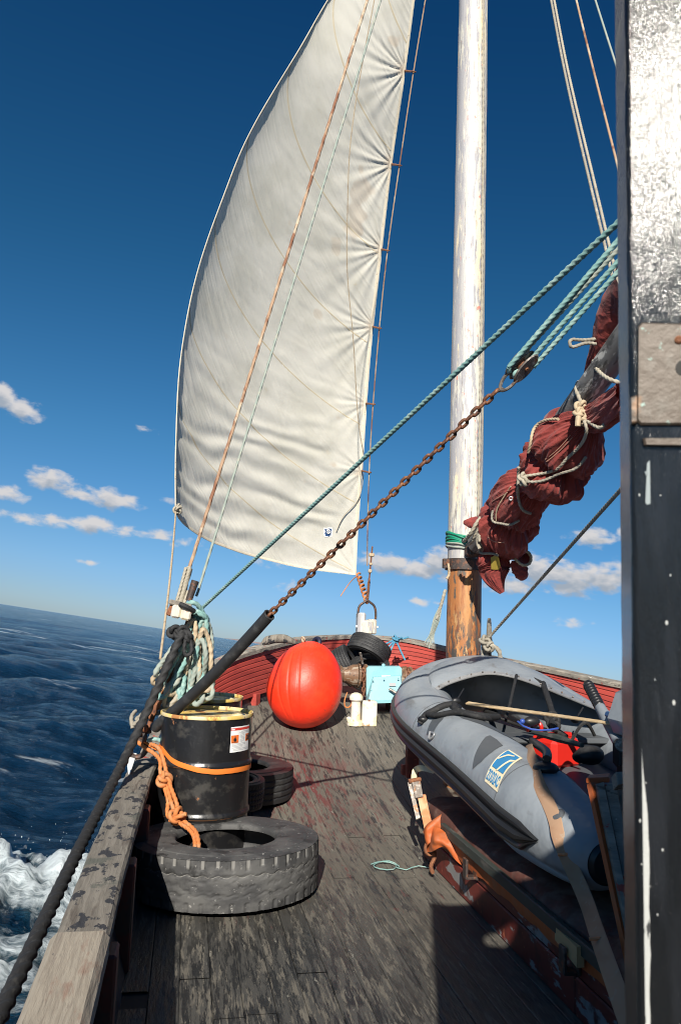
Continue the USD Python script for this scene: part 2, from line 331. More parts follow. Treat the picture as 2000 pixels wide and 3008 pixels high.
# base colours
material('deck_paint', (.116, .105, .086), .72, [
    dict(color=(.142, .129, .104), scale=(7, 1.1, 3), lo=.45, hi=.62, detail=8),
    dict(color=(.034, .033, .031), scale=(13, 1.5, 3), lo=.555, hi=.59, detail=10, nr=.72, rough=.55, loc=(3, 1, 0)),
    dict(color=(.045, .043, .039), scale=(46, 5, 5), lo=.55, hi=.60, detail=8, nr=.66, rough=.55),
    dict(color=(.012, .0125, .013), scale=(24, 2.6, 3), lo=.46, hi=.50, detail=10, nr=.74, rough=.5, blob=((.3, 2.8, 0), .55, 1.6, (1, .6, 1))),
    dict(color=(.055, .053, .048), scale=(44, 4.5, 5), lo=.48, hi=.56, detail=8, nr=.7, blob=((.5, 2.6, 0), .7, 1.9, (1, .6, 1))),
    dict(color=(.13, .036, .034), scale=(22, 3.5, 4), lo=.50, hi=.56, detail=9, nr=.74, blob=((1.0, 6.7, 0), .15, .75, (1, .45, 1))),
    dict(color=(.12, .045, .04), scale=(20, 3, 4), lo=.60, hi=.63, detail=9, nr=.74, blob=((1.3, 5.4, 0), .6, 2.0)),
    dict(color=(.21, .20, .17), scale=(30, 5, 5), lo=.64, hi=.66, detail=7, nr=.7),
    dict(color=(.33, .31, .27), scale=(70, 40, 5), lo=.71, hi=.73, detail=4)],
    [dict(scale=(60, 14, 20), dist=.004, detail=8), dict(scale=(13, 1.5, 3), dist=.003, loc=(3, 1, 0), detail=9)], vary=.13)
material('deck_seam', (.030, .028, .025), .8)
material('red_paint', (.40, .058, .043), .55, [
    dict(color=(.31, .044, .034), scale=(3, 3, 9), lo=.42, hi=.65, detail=8),
    dict(color=(.48, .10, .07), scale=(5, 5, 12), lo=.58, hi=.75, detail=8),
    dict(color=(.52, .40, .34), scale=(11, 11, 26), lo=.67, hi=.69, detail=8, nr=.68, rough=.8),
    dict(color=(.11, .07, .055), scale=(9, 9, 30), lo=.69, hi=.71, detail=8, nr=.7, loc=(5, 2, 1))],
    [dict(scale=(11, 11, 26), dist=.003, detail=8, nr=.68), dict(scale=(70, 70, 70), dist=.0012)], vary=.16)
material('old_wood', (.165, .145, .118), .85, [
    dict(color=(.225, .20, .165), scale=(30, 3, 10), lo=.4, hi=.6, detail=8, distortion=.6),
    dict(color=(.12, .10, .08), scale=(22, 2.5, 9), lo=.56, hi=.64, detail=8, loc=(2, 7, 0)),
    dict(color=(.03, .03, .034), scale=(13, 7, 10), lo=.55, hi=.565, detail=7, nr=.65),
    dict(color=(.11, .11, .09), scale=(5, 5, 5), lo=.58, hi=.66, detail=5, loc=(4, 0, 0)),
    dict(color=(.6, .57, .5), scale=(60, 60, 60), lo=.72, hi=.74, detail=3)],
    [dict(scale=(60, 5, 30), dist=.006, detail=8, distortion=.8), dict(scale=(12, 8, 10), dist=.004, detail=7)], vary=.12)
material('pale_wood', (.265, .225, .175), .85, [
    dict(color=(.325, .28, .22), scale=(55, 3.2, 8), lo=.42, hi=.60, detail=8, distortion=1.2),
    dict(color=(.25, .17, .125), scale=(14, 3.0, 6), lo=.52, hi=.62, detail=7),
    dict(color=(.24, .20, .16), scale=(20, 4, 6), lo=.60, hi=.66, detail=7, loc=(1, 6, 0)),
    dict(color=(.05, .045, .05), scale=(18, 11, 6), lo=.69, hi=.71, detail=7)],
    [dict(scale=(60, 4, 10), dist=.004, detail=8, distortion=1.2), dict(scale=(70, 9, 10), dist=.005, detail=7)])
material('grey_cap', (.19, .175, .15), .85, [
    dict(color=(.30, .27, .225), scale=(5, 5, 20), lo=.42, hi=.62, detail=8),
    dict(color=(.10, .085, .07), scale=(9, 9, 30), lo=.56, hi=.64, detail=8, loc=(4, 4, 4)),
    dict(color=(.30, .06, .045), scale=(12, 12, 20), lo=.62, hi=.65, detail=7),
    dict(color=(.5, .47, .4), scale=(14, 14, 20), lo=.66, hi=.68, detail=7, loc=(7, 7, 1))],
    [dict(scale=(16, 16, 60), dist=.006, detail=8)], vary=.14)
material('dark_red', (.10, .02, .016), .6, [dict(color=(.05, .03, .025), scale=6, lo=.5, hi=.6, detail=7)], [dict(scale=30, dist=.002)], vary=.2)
material('hull_black', (.02, .02, .022), .45, [dict(color=(.06, .06, .06), scale=4, lo=.55, hi=.65)], [dict(scale=8, dist=.004)])

# ---------------------------------------------------------------- the sea
SEA = 1.32                                           # metres from the deck under the photographer down to the water
def sea_point(px, py):
    r = ray(px, py); return EYE + r * ((-SEA - EYE @ UPW) / (r @ UPW))
def build_sea():
    rr = np.concatenate([np.geomspace(1.2, 60, 330), np.geomspace(60.5, 400, 170), np.geomspace(402, 40000, 80)])
    th = np.concatenate([np.linspace(-42, 12, 520), np.linspace(12, 318, 150)[1:-1]]) * math.pi / 180
    R, T = np.meshgrid(rr, th, indexing='ij'); x, y = R * np.sin(T), R * np.cos(T)
    z = np.zeros_like(x); g = np.random.default_rng(3)
    fade = 1 / (1 + (R / 700.) ** 2)
    for k in range(46):
        lam = .8 * (15 / .8) ** g.random(); dirn = math.radians(-62 + g.normal() * 26); a = .0080 * lam ** .70
        kx, ky = 2 * math.pi / lam * math.sin(dirn), 2 * math.pi / lam * math.cos(dirn); ph = kx * x + ky * y + g.random() * 6.28
        vis = np.clip((lam / (R * .028) - .8) / 1.5, 0, 1)
        z += a * vis * fade * (1 - 2 * np.abs(np.sin(ph / 2)) ** 1.35)
    P = np.stack([x, y, np.zeros_like(x)], -1)
    ch = fbm(np.stack([x / .9, y / .55, x * 0], -1), 4, 5) - .5
    z += ch * .12 * np.clip(1.5 - R / 40, 0, 1)
    # the white water thrown off the bow, sliding aft along the port side
    Q = np.stack([x, y, np.full_like(x, -SEA)], -1) @ SHIP            # to the vessel's axes
    off = -.45 - Q[..., 0]; yy = Q[..., 1]                            # metres out from the side
    n1 = fbm(np.stack([x * .8, y * .8, x * 0 + 3], -1), 5, 9); n2 = fbm(np.stack([x * 3, y * 3, x * 0 + 3], -1), 4, 2)
    crest = np.exp(-((yy - (9.35 + .10 * off + (n1 - .5) * 1.8)) / .70) ** 2) * ss(off, -1.6, -.6) * (1 - ss(off, 5.0, 8.0))
    body = ss(yy, 3.0, 8.6) * (1 - ss(yy, 9.4, 10.0)) * (1 - ss(off, 3.5, 6.5)) * ss(off, -1.8, -.8)
    foam = np.clip(crest * .66 + body * (.22 + 1.9 * (n1 - .5)) + (crest + .6 * body) * 1.5 * (n2 - .5), 0, .9)
    z += crest * (.30 + .45 * (n2 - .45)) + body * (n2 - .5) * .26
    P[..., 2] = z - SEA
    n, l = {'tc': ('texture_coordinate', {})}, []
    def noise(t, sc, loc=(0, 0, 0), rotz=0, **k):
        n[t + 'm'] = ('mapping', {'scale': sc, 'location': loc, 'rotation': (0, 0, rotz)}); l.append(('tc.object', t + 'm.vector'))
        n[t] = ('noise_texture', {'scale': 1.0, 'detail': 6.0, 'roughness': .6, **k}); l.append((t + 'm.vector', t + '.vector'))
    noise('rip', (1.5, 3.6, 1), rotz=1.0, detail=9.0, roughness=.66); noise('rip2', (6.0, 13, 1), rotz=.8, detail=7.0); noise('rip3', (.45, 1.25, 1), rotz=1.15, detail=9.0, roughness=.68); noise('swell', (.06, .13, 1), rotz=1.05, detail=7.0)
    noise('cap', (.075, .30, 1), rotz=1.1, detail=8.0, roughness=.62); noise('capw', (.018, .03, 1), detail=3.0); noise('lace', (4.2, 4.2, 1), detail=9.0, roughness=.68, distortion=1.2)
    n['fo'] = ('attribute', {'attribute': 'foam'})
    n['fs'] = ('math', {'math_type': 'multiply_add', 'value2': 1.7, 'value3': -.84}); l.append(('lace.fac', 'fs.value1'))
    n['fa'] = ('math', {'math_type': 'add'}); l += [('fo.fac', 'fa.value1'), ('fs.value', 'fa.value2')]
    n['fm'] = ('map_range', {'range_type': 'smoothstep', 'from_min': .16, 'from_max': .74, 'clamp': True}); l.append(('fa.value', 'fm.value'))
    n['cc'] = ('math', {'math_type': 'multiply_add', 'value2': .30}); l += [('capw.fac', 'cc.value1'), ('cap.fac', 'cc.value3')]
    n['cm'] = ('map_range', {'range_type': 'smoothstep', 'from_min': .765, 'from_max': .84, 'to_max': .8, 'clamp': True}); l.append(('cc.value', 'cm.value'))
    n['foam'] = ('math', {'math_type': 'maximum'}); l += [('fm.result', 'foam.value1'), ('cm.result', 'foam.value2')]
    n['deep'] = ('mix_color', {'a': (.0018, .014, .042), 'b': (.005, .044, .108)}); l.append(('swell.fac', 'deep.fac'))
    n['churn'] = ('mix_color', {'b': (.03, .12, .14)}); l += [('fo.fac', 'churn.fac'), ('deep.result', 'churn.a')]
    n['u2'] = ('bump', {'strength': 1.0, 'distance': .06}); l.append(('rip2.fac', 'u2.height'))
    n['u0'] = ('bump', {'strength': 1.0, 'distance': 4.0}); l += [('swell.fac', 'u0.height'), ('u2.normal', 'u0.normal')]
    n['u1'] = ('bump', {'strength': 1.0, 'distance': .42}); l += [('rip.fac', 'u1.height'), ('u0.normal', 'u1.normal')]
    n['u3'] = ('bump', {'strength': 1.0, 'distance': 1.1}); l += [('rip3.fac', 'u3.height'), ('u1.normal', 'u3.normal')]
    n['p'] = ('principled_bsdf', {'roughness': .10, 'ior': 1.33, 'specular_ior_level': .36}); l += [('churn.result', 'p.base_color'), ('u3.normal', 'p.normal')]
    n['lb'] = ('bump', {'strength': 1.0, 'distance': .10}); l.append(('lace.fac', 'lb.height'))
    n['w'] = ('principled_bsdf', {'roughness': .6, 'base_color': (.48, .54, .57)}); l.append(('lb.normal', 'w.normal'))
    n['mx'] = ('mix_closure', {}); l += [('foam.value', 'mx.fac'), ('p.BSDF', 'mx.closure1'), ('w.BSDF', 'mx.closure2')]
    MAT['sea'] = usdkit.material(stage, '/World/Looks/sea', n, l, surface='mx.closure')
    v, f = tri(grid(P)); f = f[:, ::-1]
    nn = normals(v, f)
    if nn[:, 2].mean() < 0: f = f[:, ::-1]
    M = put('/World/sea', (v, f), 'sea', True, attrs={'foam': foam.ravel()})
    tag(M.GetPrim(), kind='structure')
    # spray thrown up over the crest
    g = np.random.default_rng(5); drops = []
    idx = np.argwhere((crest > .5) & (R < 14) & (off > -.2) & (off < 3)); idx = idx[g.choice(len(idx), 260)]
    ico = trimesh.creation.icosphere(1, 1.0)
    for i, j in idx:
        c = P[i, j] + g.normal(0, .09, 3) + V(0, 0, abs(g.normal(0, .12)) + .02); drops.append(move((ico.vertices * (.0018 + .004 * g.random() ** 3) * (1, 1, 1 + g.random()), ico.faces), t=c))
    v, f = join(*drops); M = put('/World/spray', (v, f), 'foam_white', True); tag(M.GetPrim(), 'white spray droplets flying above the bow wave by the port side', 'spray', kind='stuff')
material('foam_white', (.8, .84, .86), .4)
build_sea()
# the low coast far off on the port bow
def build_coast():
    p, q = [SHIP @ ray(a, b) for a, b in ((655, 1876), (800, 1898))]
    d = 14000.0; a = np.linspace(math.atan2(p[0], p[1]), math.atan2(q[0], q[1]) + .12, 60); P = []
    for i, t in enumerate(a):
        h = (16 + 22 * fbm([[t * 60, 0, 0]], 4, 3)[0]) * min(1, i / 8); b = V(math.sin(t), math.cos(t), 0)
        P.append([b * (d - 300) - (0, 0, 3), b * d + (0, 0, h * .8), b * (d + 900) + (0, 0, h), b * (d + 2500) - (0, 0, 3)])
    v, f = grid(np.array(P)); v, f = tri((v, f))
    if normals(v, f)[:, 2].mean() < 0: f = f[:, ::-1]
    M = put('/World/coast', (v, f), 'coast', True); tag(M.GetPrim(), kind='structure')
material('coast', (.36, .27, .25), .9, [dict(color=(.22, .19, .18), scale=.002, lo=.45, hi=.6)])
build_coast()

# ---------------------------------------------------------------- deck and bulwarks
def deck_z(y): y = np.asarray(y, float); t = np.clip(y - 5, 0, 3.0); w = np.clip(y - 8, 0, 10); return .05 * t * t + .30 * w * np.exp(-w / 2.4) * .62
RAIL = np.array([(-.20, -2.0, .5), (-.195, .5, .5), (-.19, 2.2, .5), (-.195, 3.5, .5), (-.18, 4.6, .5), (-.15, 5.45, .52), (-.06, 6.5, .64), (.23, 7.95, .94), (.52, 8.42, 1.07), (.87, 8.95, 1.145), (1.46, 9.8, 1.23), (1.93, 10.38, 1.25),
                 (2.4, 10.66, 1.262), (2.85, 10.42, 1.245), (3.30, 9.9, 1.155), (4.0, 8.45, 1.02), (4.4, 7.4, .935), (4.75, 6.2, .87), (4.95, 5.0, .82), (5.05, 3.0, .76), (5.08, 0, .74), (5.08, -2.0, .74)])
_s = np.concatenate([[0], np.cumsum(np.linalg.norm(np.diff(RAIL[:, :2], axis=0), axis=1))])
_c = PchipInterpolator(_s, RAIL) ; _cs = CubicSpline(_s, RAIL[:, :2])
RL = _s[-1]
def rail(s):
    """Inner top edge of the bulwark, and the outward direction, at distance s along it from port aft round the bow."""
    s = np.asarray(s, float); p = np.concatenate([_cs(s), _c(s)[..., 2:]], -1); t = _cs(s, 1); t = t / np.linalg.norm(t, axis=-1, keepdims=True)
    return p, np.stack([-t[..., 1], t[..., 0], 0 * t[..., 0]], -1)
S_STEP = _s[5]                                       # where the low port rail starts to rise to the bow
S_STEM = _s[12]

def strip(s, za, zb, thick, inset=0.0, b=.004, flare=.16):
    """One strake of the inner face between heights za(s) and zb(s), with rounded edges."""
    p, o = rail(s); zt = p[:, 2]
    def P(z, d):
        q = p + o * (inset + d - flare * (zt - z))[:, None]; q[:, 2] = z; return q
    prof = [(zb, thick), (zb, b), (zb - b, 0.), (za + b, 0.), (za, b), (za, thick)]
    v, f = grid(np.stack([P(z, d) for z, d in prof], 1)); v, f = tri((v, f))
    n = normals(v, f); q = n.reshape(len(s), 6, 3)[:, 2:4].mean((0, 1)) if False else None
    k = np.einsum('ij,ij->i', n.reshape(len(s), 6, 3)[:, 2], o).mean()
    return (v, f[:, ::-1]) if k > 0 else (v, f)
def rail_board(s, thick, w, inn=.03, b=.012, lift=0.0, rag=0.0):
    p, o = rail(s); r = (fbm(p * (9, 9, 9), 3, 4) - .5) * rag
    prof = [(-inn, -thick), (-inn, -b), (-inn + b, 0), (w - inn - b, 0), (w - inn, -b), (w - inn, -thick)]
    P = np.stack([p + o * (d + r * (1 if k > 2 else -1))[:, None] + V(0, 0, 1) * (z + lift + r * .25)[:, None] for k, (d, z) in enumerate([(np.full(len(s), a), np.full(len(s), c)) for a, c in prof])], 1)
    v, f = grid(P, closed_v=True); v, f = tri((v, f)); k = len(prof)
    caps = [[0, j, j + 1] for j in range(1, k - 1)] + [[(len(s) - 1) * k, (len(s) - 1) * k + j + 1, (len(s) - 1) * k + j] for j in range(1, k - 1)]
    f = np.vstack([f, caps]); return (v, f[:, ::-1]) if _inward(v, f) else (v, f)

deck = Thing('deck', None, None, kind='structure')
def inside_y(x):
    """How far forward the deck runs at x."""
    s = np.linspace(0, RL, 1200); p, o = rail(s); q = p - o * .10
    half = q[:601] if x < 2.4 else q[600:]
    i = np.argsort(half[:, 0]); return float(np.interp(x, half[i, 0], half[i, 1]))
x0 = -.31; k = 0
while x0 < 5.16:
    w = .118 + .012 * rng.random(); xa, xb = x0 + .0009, x0 + w - .0009
    ye = max(min(inside_y(np.clip(xa, -.12, 4.95)), inside_y(np.clip(xb, -.12, 4.95))) + .10, 4.9)
    ye = min(ye, 10.5)
    cuts = [-2.0] + sorted(rng.uniform(-1, ye - .5, 2)) + [ye]
    for ya, yb in zip(cuts[:-1], cuts[1:]):
        if yb - ya < .3: continue
        yy = np.linspace(ya + .0015, yb - .0015, max(4, int((yb - ya) / .22))); zz = deck_z(yy) + .0025 * rng.normal() * .6
        prof = [(xa, -.012), (xa, -.003), (xa + .004, 0), (xb - .004, 0), (xb, -.003), (xb, -.012)]
        P = np.stack([np.stack([np.full_like(yy, a), yy, zz + c], -1) for a, c in prof], 1)
        v, f = tri(grid(P)); f = f if normals(v, f)[:, 2].mean() > 0 else f[:, ::-1]
        deck.part('plank', (v, f), 'deck_paint', 30)
    x0 += w; k += 1
yy = np.linspace(-2, 10.7, 80); xx = np.linspace(-.33, 5.2, 12)
Y, X = np.meshgrid(yy, xx, indexing='ij'); lim = np.array([inside_y(np.clip(a, -.1, 4.95)) for a in xx]) + .06
Yc = np.minimum(Y, np.maximum(lim, 5.0)[None]); P = np.stack([X, Yc, deck_z(Yc) - .009], -1); v, f = tri(grid(P)); f = f if normals(v, f)[:, 2].mean() > 0 else f[:, ::-1]
deck.part('seam_bed', (v, f), 'deck_seam', False)

bul = Thing('bulwark', 'red planked bulwark with weathered grey cap rail curving round the bow', 'bulwark', (0, 0, 0))
NST = 9
_gap = lambda s: .05 + 0 * s
def level(s, k, lowgap=.075):
    p, o = rail(s); zb = deck_z(np.clip(p[:, 1], -2, 10.5)) + lowgap; zt = p[:, 2] - .052
    return zb + (zt - zb) * (k / NST)
for a, b_ in ((S_STEP + .35, S_STEM - 1.9), (S_STEM - 1.9, S_STEM - .02), (S_STEM + .02, S_STEM + 1.75), (S_STEM + 1.75, S_STEM + 4.6), (S_STEM + 4.6, RL - 3)):
    for k in range(NST):
        j0, j1 = rng.uniform(-.25, .25, 2) * 0
        s = np.linspace(a + .0015, b_ - .0015, max(6, int((b_ - a) / .14)))
        g = .0028
        bul.part('plank', strip(s, level(s, k) + g, level(s, k + 1) - g, .03, b=.005, inset=.002 * rng.random()), 'red_paint', 35)
s = np.linspace(S_STEP, RL - 2, 90)                  # dark timber behind the joints
bul.part('backing', strip(s, level(s, 0) + .01, level(s, NST) - .01, .05, inset=.012), 'deck_seam', 35)
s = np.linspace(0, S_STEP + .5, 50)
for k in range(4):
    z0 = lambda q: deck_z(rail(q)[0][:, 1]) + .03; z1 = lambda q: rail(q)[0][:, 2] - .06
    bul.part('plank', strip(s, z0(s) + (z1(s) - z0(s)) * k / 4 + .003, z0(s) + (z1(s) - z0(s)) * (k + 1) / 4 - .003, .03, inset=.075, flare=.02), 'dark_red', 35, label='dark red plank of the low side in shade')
cuts = [S_STEP - .05, S_STEP + 1.75, S_STEM - 2.0, S_STEM - .3, S_STEM + 1.3, S_STEM + 3.2, S_STEM + 5.6, RL - 2]
for a, b_ in zip(cuts[:-1], cuts[1:]):
    s = np.linspace(a + .002, b_ - .002, max(8, int((b_ - a) / .06)))
    bul.part('cap_rail', rail_board(s, .052, .17, lift=.002 * rng.random(), rag=.02), 'grey_cap', 35)
s_j = float(np.interp(2.66, RAIL[:6, 1], _s[:6]))
s = np.linspace(s_j, S_STEP - .05, 90); bul.part('cap_rail', rail_board(s, .055, .165, inn=.01, rag=.012), 'old_wood', 40, label='worn grey rail with dark paint flakes along the low port side')
s = np.linspace(.1, s_j + .015, 60); nearrail = rail_board(s, .075, .175, inn=.012, b=.02, lift=.02, rag=.008)
bul.part('cap_rail', nearrail, 'pale_wood', 40, label='pale deeply grained rail board nearest the camera')
for yv in (1.2, 2.75, 3.65, 4.6, 5.5):
    c = rail(np.interp(yv, RAIL[:7, 1], _s[:7]))[0]
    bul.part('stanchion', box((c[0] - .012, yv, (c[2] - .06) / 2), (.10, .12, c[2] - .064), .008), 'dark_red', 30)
for sv in np.arange(S_STEP + 1.55, RL - 3, .62):
    p, o = rail(np.array([sv])); p, o = p[0], o[0]; zd = float(deck_z(p[1])); F = np.stack([np.cross(o, (0, 0, 1)), o, V(0, 0, 1)], 1)
    bul.part('stanchion', box(p + o * (.035 - .16 * (p[2] - zd)) + V(0, 0, zd + .04 - p[2]), (.10, .11, .13), .006, F), 'red_paint', 30)
# the outside of the hull down to the water
s = np.linspace(0, RL, 160); p, o = rail(s)
rows = [p + o * .125 - V(0, 0, .05)] + [np.concatenate([(p + o * (.11 - .30 * d - .12 * d * d * np.exp(-((s - S_STEM) / 2.5) ** 2)[:, None]))[:, :2], p[:, 2:] - .05 - d * 1.0], 1) for d in (.25, .6, 1.1, 1.7, 2.6, 3.4)]
v, f = tri(grid(np.stack(rows, 1))); n = normals(v, f)
f = f if np.einsum('ij,ij->i', n.reshape(160, 7, 3)[:, 1], o).mean() > 0 else f[:, ::-1]
bul.part('hull_side', (v, f), 'hull_black', 40)

# ---------------------------------------------------------------- the wheelhouse: its black front corner stands beside the camera
material('black_paint', (.008, .0085, .009), .13, [dict(color=(.014, .015, .017), scale=(60, 60, 9), lo=.42, hi=.65, detail=8), dict(color=(.55, .57, .56), scale=(260, 260, 200), lo=.745, hi=.76, detail=3)],
         [dict(scale=(340, 340, 46), dist=.0009, detail=5, nr=.65), dict(scale=(900, 900, 500), dist=.00020, detail=3)], spec=.5)
material('bare_edge', (.40, .40, .375), .6, [dict(color=(.03, .03, .03), scale=(300, 300, 60), lo=.6, hi=.64)], [dict(scale=(300, 300, 120), dist=.001)])
material('brass', (.082, .060, .042), .5, [dict(color=(.115, .098, .078), scale=(70, 70, 40), lo=.5, hi=.7, detail=6), dict(color=(.22, .12, .06), scale=(45, 45, 45), lo=.57, hi=.66, detail=6), dict(color=(.2, .30, .26), scale=(120, 120, 120), lo=.64, hi=.70)],
         [dict(scale=160, dist=.0007)], metallic=.1)
material('grey_drip', (.20, .235, .24), .45)
WX, WY = .2487, .42                                  # its port front edge
wh = Thing('wheelhouse', 'glossy black wheelhouse corner post with a brass latch plate, close at right', 'wheelhouse', (WX, WY, 0))
material('label_white', (.78, .78, .76), .5)
material('rust', (.17, .065, .03), .8, [dict(color=(.30, .12, .045), scale=60, lo=.5, hi=.65), dict(color=(.07, .03, .02), scale=40, lo=.55, hi=.65, loc=(3, 3, 3))], [dict(scale=160, dist=.002)])
material('iron', (.055, .042, .038), .6, [dict(color=(.16, .07, .04), scale=30, lo=.5, hi=.62), dict(color=(.10, .09, .085), scale=20, lo=.58, hi=.68, loc=(2, 2, 2))], [dict(scale=90, dist=.0015)], metallic=.3)
_na = math.radians(204.0); PN = V(math.sin(_na), math.cos(_na), 0); PU = V(-PN[1], PN[0], 0)     # the post's face looks aft and a little to port
PC = V(at(1853, 1504, y=.40)[0], .40, 0)             # its near port edge
def face(px, py, lift=0.0):
    r = ray(px, py); t = ((PC - EYE) @ PN) / (r @ PN); return EYE + r * t + PN * lift
def on_post(u, z, lift=0.0): return PC + PU * u + V(0, 0, z) + PN * lift
FP = np.stack([PU, -PN, V(0, 0, 1)], 1)
_cor = [(0.0, 0.0), (.0, .05), (.11, .05), (.11, 0)]
def post_prism():
    zz = np.linspace(0, 2.5, 420); rows = []
    prof = [(.0035, 0), (.05, 0), (.11, 0), (.11, .05), (.0, .05), (0, .0035), (.001, .001)]
    for u, d in prof:
        j = (fbm(np.stack([zz * 30, zz * 0 + u * 90, zz * 0 + d * 90], -1), 4, 6) - .5) * (.0022 if u < .01 else .0006)
        rows.append(on_post(0, 0) + np.outer(u + j, PU) - np.outer(d + j, PN) + np.outer(zz, V(0, 0, 1)))
    v, f = tri(grid(np.stack(rows, 1), closed_v=True)); return (v, f[:, ::-1]) if _inward(v, f) else (v, f)
wh.part('corner_post', post_prism(), 'black_paint', 30)
def post_shape(px, th, mat, name, b=.0012, **k):     # a flat piece on the face between picture points
    c = np.array([face(*q) for q in px]); o = c + PN * th; m = o.mean(0); inn = o + (m - o) / np.linalg.norm(m - o, axis=1, keepdims=True) * b
    return wh.part(name, hull(np.vstack([c - PN * .001, o - PN * b, inn])), mat, 30, **k)
lp = post_shape([(1872, 962), (1884, 950), (2040, 955), (2040, 1250), (1880, 1250), (1870, 1240)], .0028, 'brass', 'latch_plate')
def knob(px, py, r, h, mat, name, under=None): 
    return wh.part(name, lathe([(r, 0), (r, h * .5), (r * .6, h)], 14, frame(PN), face(px, py, .0028 if under else 0)), mat, 40, under)
knob(1991, 1003, .0024, .0016, 'rust', 'screw', lp); knob(2012, 1222, .0024, .0016, 'rust', 'screw', lp); knob(2008, 1085, .0050, .0004, 'deck_seam', 'keyhole', lp)
post_shape([(1850, 1172), (1868, 1166), (1868, 1246), (1852, 1248)], .0045, 'brass', 'latch_tongue', .0008)
post_shape([(1886, 1290), (2040, 1290), (2040, 1312), (1890, 1310)], .0035, 'brass', 'batten')
post_shape([(1900, 1360), (1908, 1352), (1910, 1480), (1900, 1484), (1895, 1478)], .0005, 'grey_drip', 'paint_drip', .0002)
post_shape([(1893, 1385), (1902, 1383), (1902, 1402), (1897, 1398)], .0005, 'grey_drip', 'paint_drip', .0002)
for px, py, r in ((1948, 540, .0016), (1907, 1395, .001), (1928, 2395, .0011), (1946, 2498, .0013), (1910, 2605, .0009), (1931, 2688, .0011), (1952, 2860, .0013), (1935, 2895, .0012), (1880, 2412, .0014), (1885, 2540, .0009), (1958, 1830, .0020), (1979, 2065, .0022), (1897, 2300, .001), (1969, 1690, .001), (1940, 1455, .001), (1878, 1454, .0011)):
    q = on_post(0, 0); c = face(px, py); r *= .72
    wh.part('paint_spot', move(ball(V(0, 0, 0), r, 2, (.5, .12, .6 + .5 * rng.random())), FP, c), 'bare_edge', 40)
def edge_strip():
    zz = np.linspace(-.05, 1.455, 260); w = .0010 * (1.0 + 1.0 * (fbm(np.stack([zz * 45, zz * 0, zz * 0], -1), 4, 2) - .35)); w = np.clip(w, .0002, 1) * ss(zz, 1.455, 1.41)
    P = np.stack([on_post(0, 0) + np.outer(np.full_like(zz, .0040), PU) + np.outer(zz, V(0, 0, 1)), on_post(0, 0) + np.outer(.0040 + w * 2.2, PU) + np.outer(zz, V(0, 0, 1))], 1)
    lift = lambda h: P + PN * h
    v, f = tri(grid(np.stack([P[:, 0] - PN * .001, P[:, 0] + PN * .0006, P[:, 1] + PN * .0006, P[:, 1] - PN * .001], 1)))
    return (v, f) if normals(v, f) @ PN @ np.ones(len(v)) > 0 else (v, f[:, ::-1])
wh.part('worn_edge', edge_strip(), 'bare_edge', 30)
# its front wall (to starboard of the post, out of the picture) with round lights, which lets patches of sun through to the deck
from shapely.geometry import Polygon, Point
from shapely.affinity import scale as _sc
WALLX = PC[0] + .085; WTOP = 2.47
def wall_hit(P):                                     # where the sunlight to a point crosses the wall
    t = (WY + .02 - P[1]) / SUN[1]; q = np.asarray(P) + SUN * t; return q[0], q[2]
def wall_part():
    poly = Polygon([(WALLX, 0), (4.6, 0), (4.6, WTOP), (WALLX, WTOP)])
    for (px, py, k, v), rx, rz in PATCHES:
        x, z = wall_hit(at(px, py, **{k: v})); poly = poly.difference(_sc(Point(x, z).buffer(1, 24), rx, rz))
    m = trimesh.creation.extrude_polygon(poly, .03, engine='earcut'); v = np.asarray(m.vertices); return np.stack([v[:, 0], WY + .005 + .03 - v[:, 2], v[:, 1]], 1), m.faces
PATCHES = [((1447, 2762, 'z', 0.0), .045, .055), ((1600, 2440, 'y', 3.3), .13, .13), ((1512, 2672, 'y', 3.3), .05, .06)]
v, f = wall_part(); wh.part('front_wall', (v, f[:, ::-1] if _inward(v, f) else f), 'black_paint', 30)
wh.part('roof_edge', box((2.45, WY + .02, WTOP + .012), (4.5, .16, .022), .005), 'black_paint', 30) if False else None
def locker():
    from shapely.geometry import box as _bx
    m = trimesh.creation.extrude_polygon(_bx(1.0, WTOP + .28, 2.5, 2.90).buffer(.27, 12), .55, engine='earcut'); v = np.asarray(m.vertices); return np.stack([v[:, 0], WY + .03 - v[:, 2], v[:, 1]], 1), m.faces
v, f = locker(); wh.part('roof_locker', (v, f[:, ::-1] if _inward(v, f) else f), 'label_white', 30)

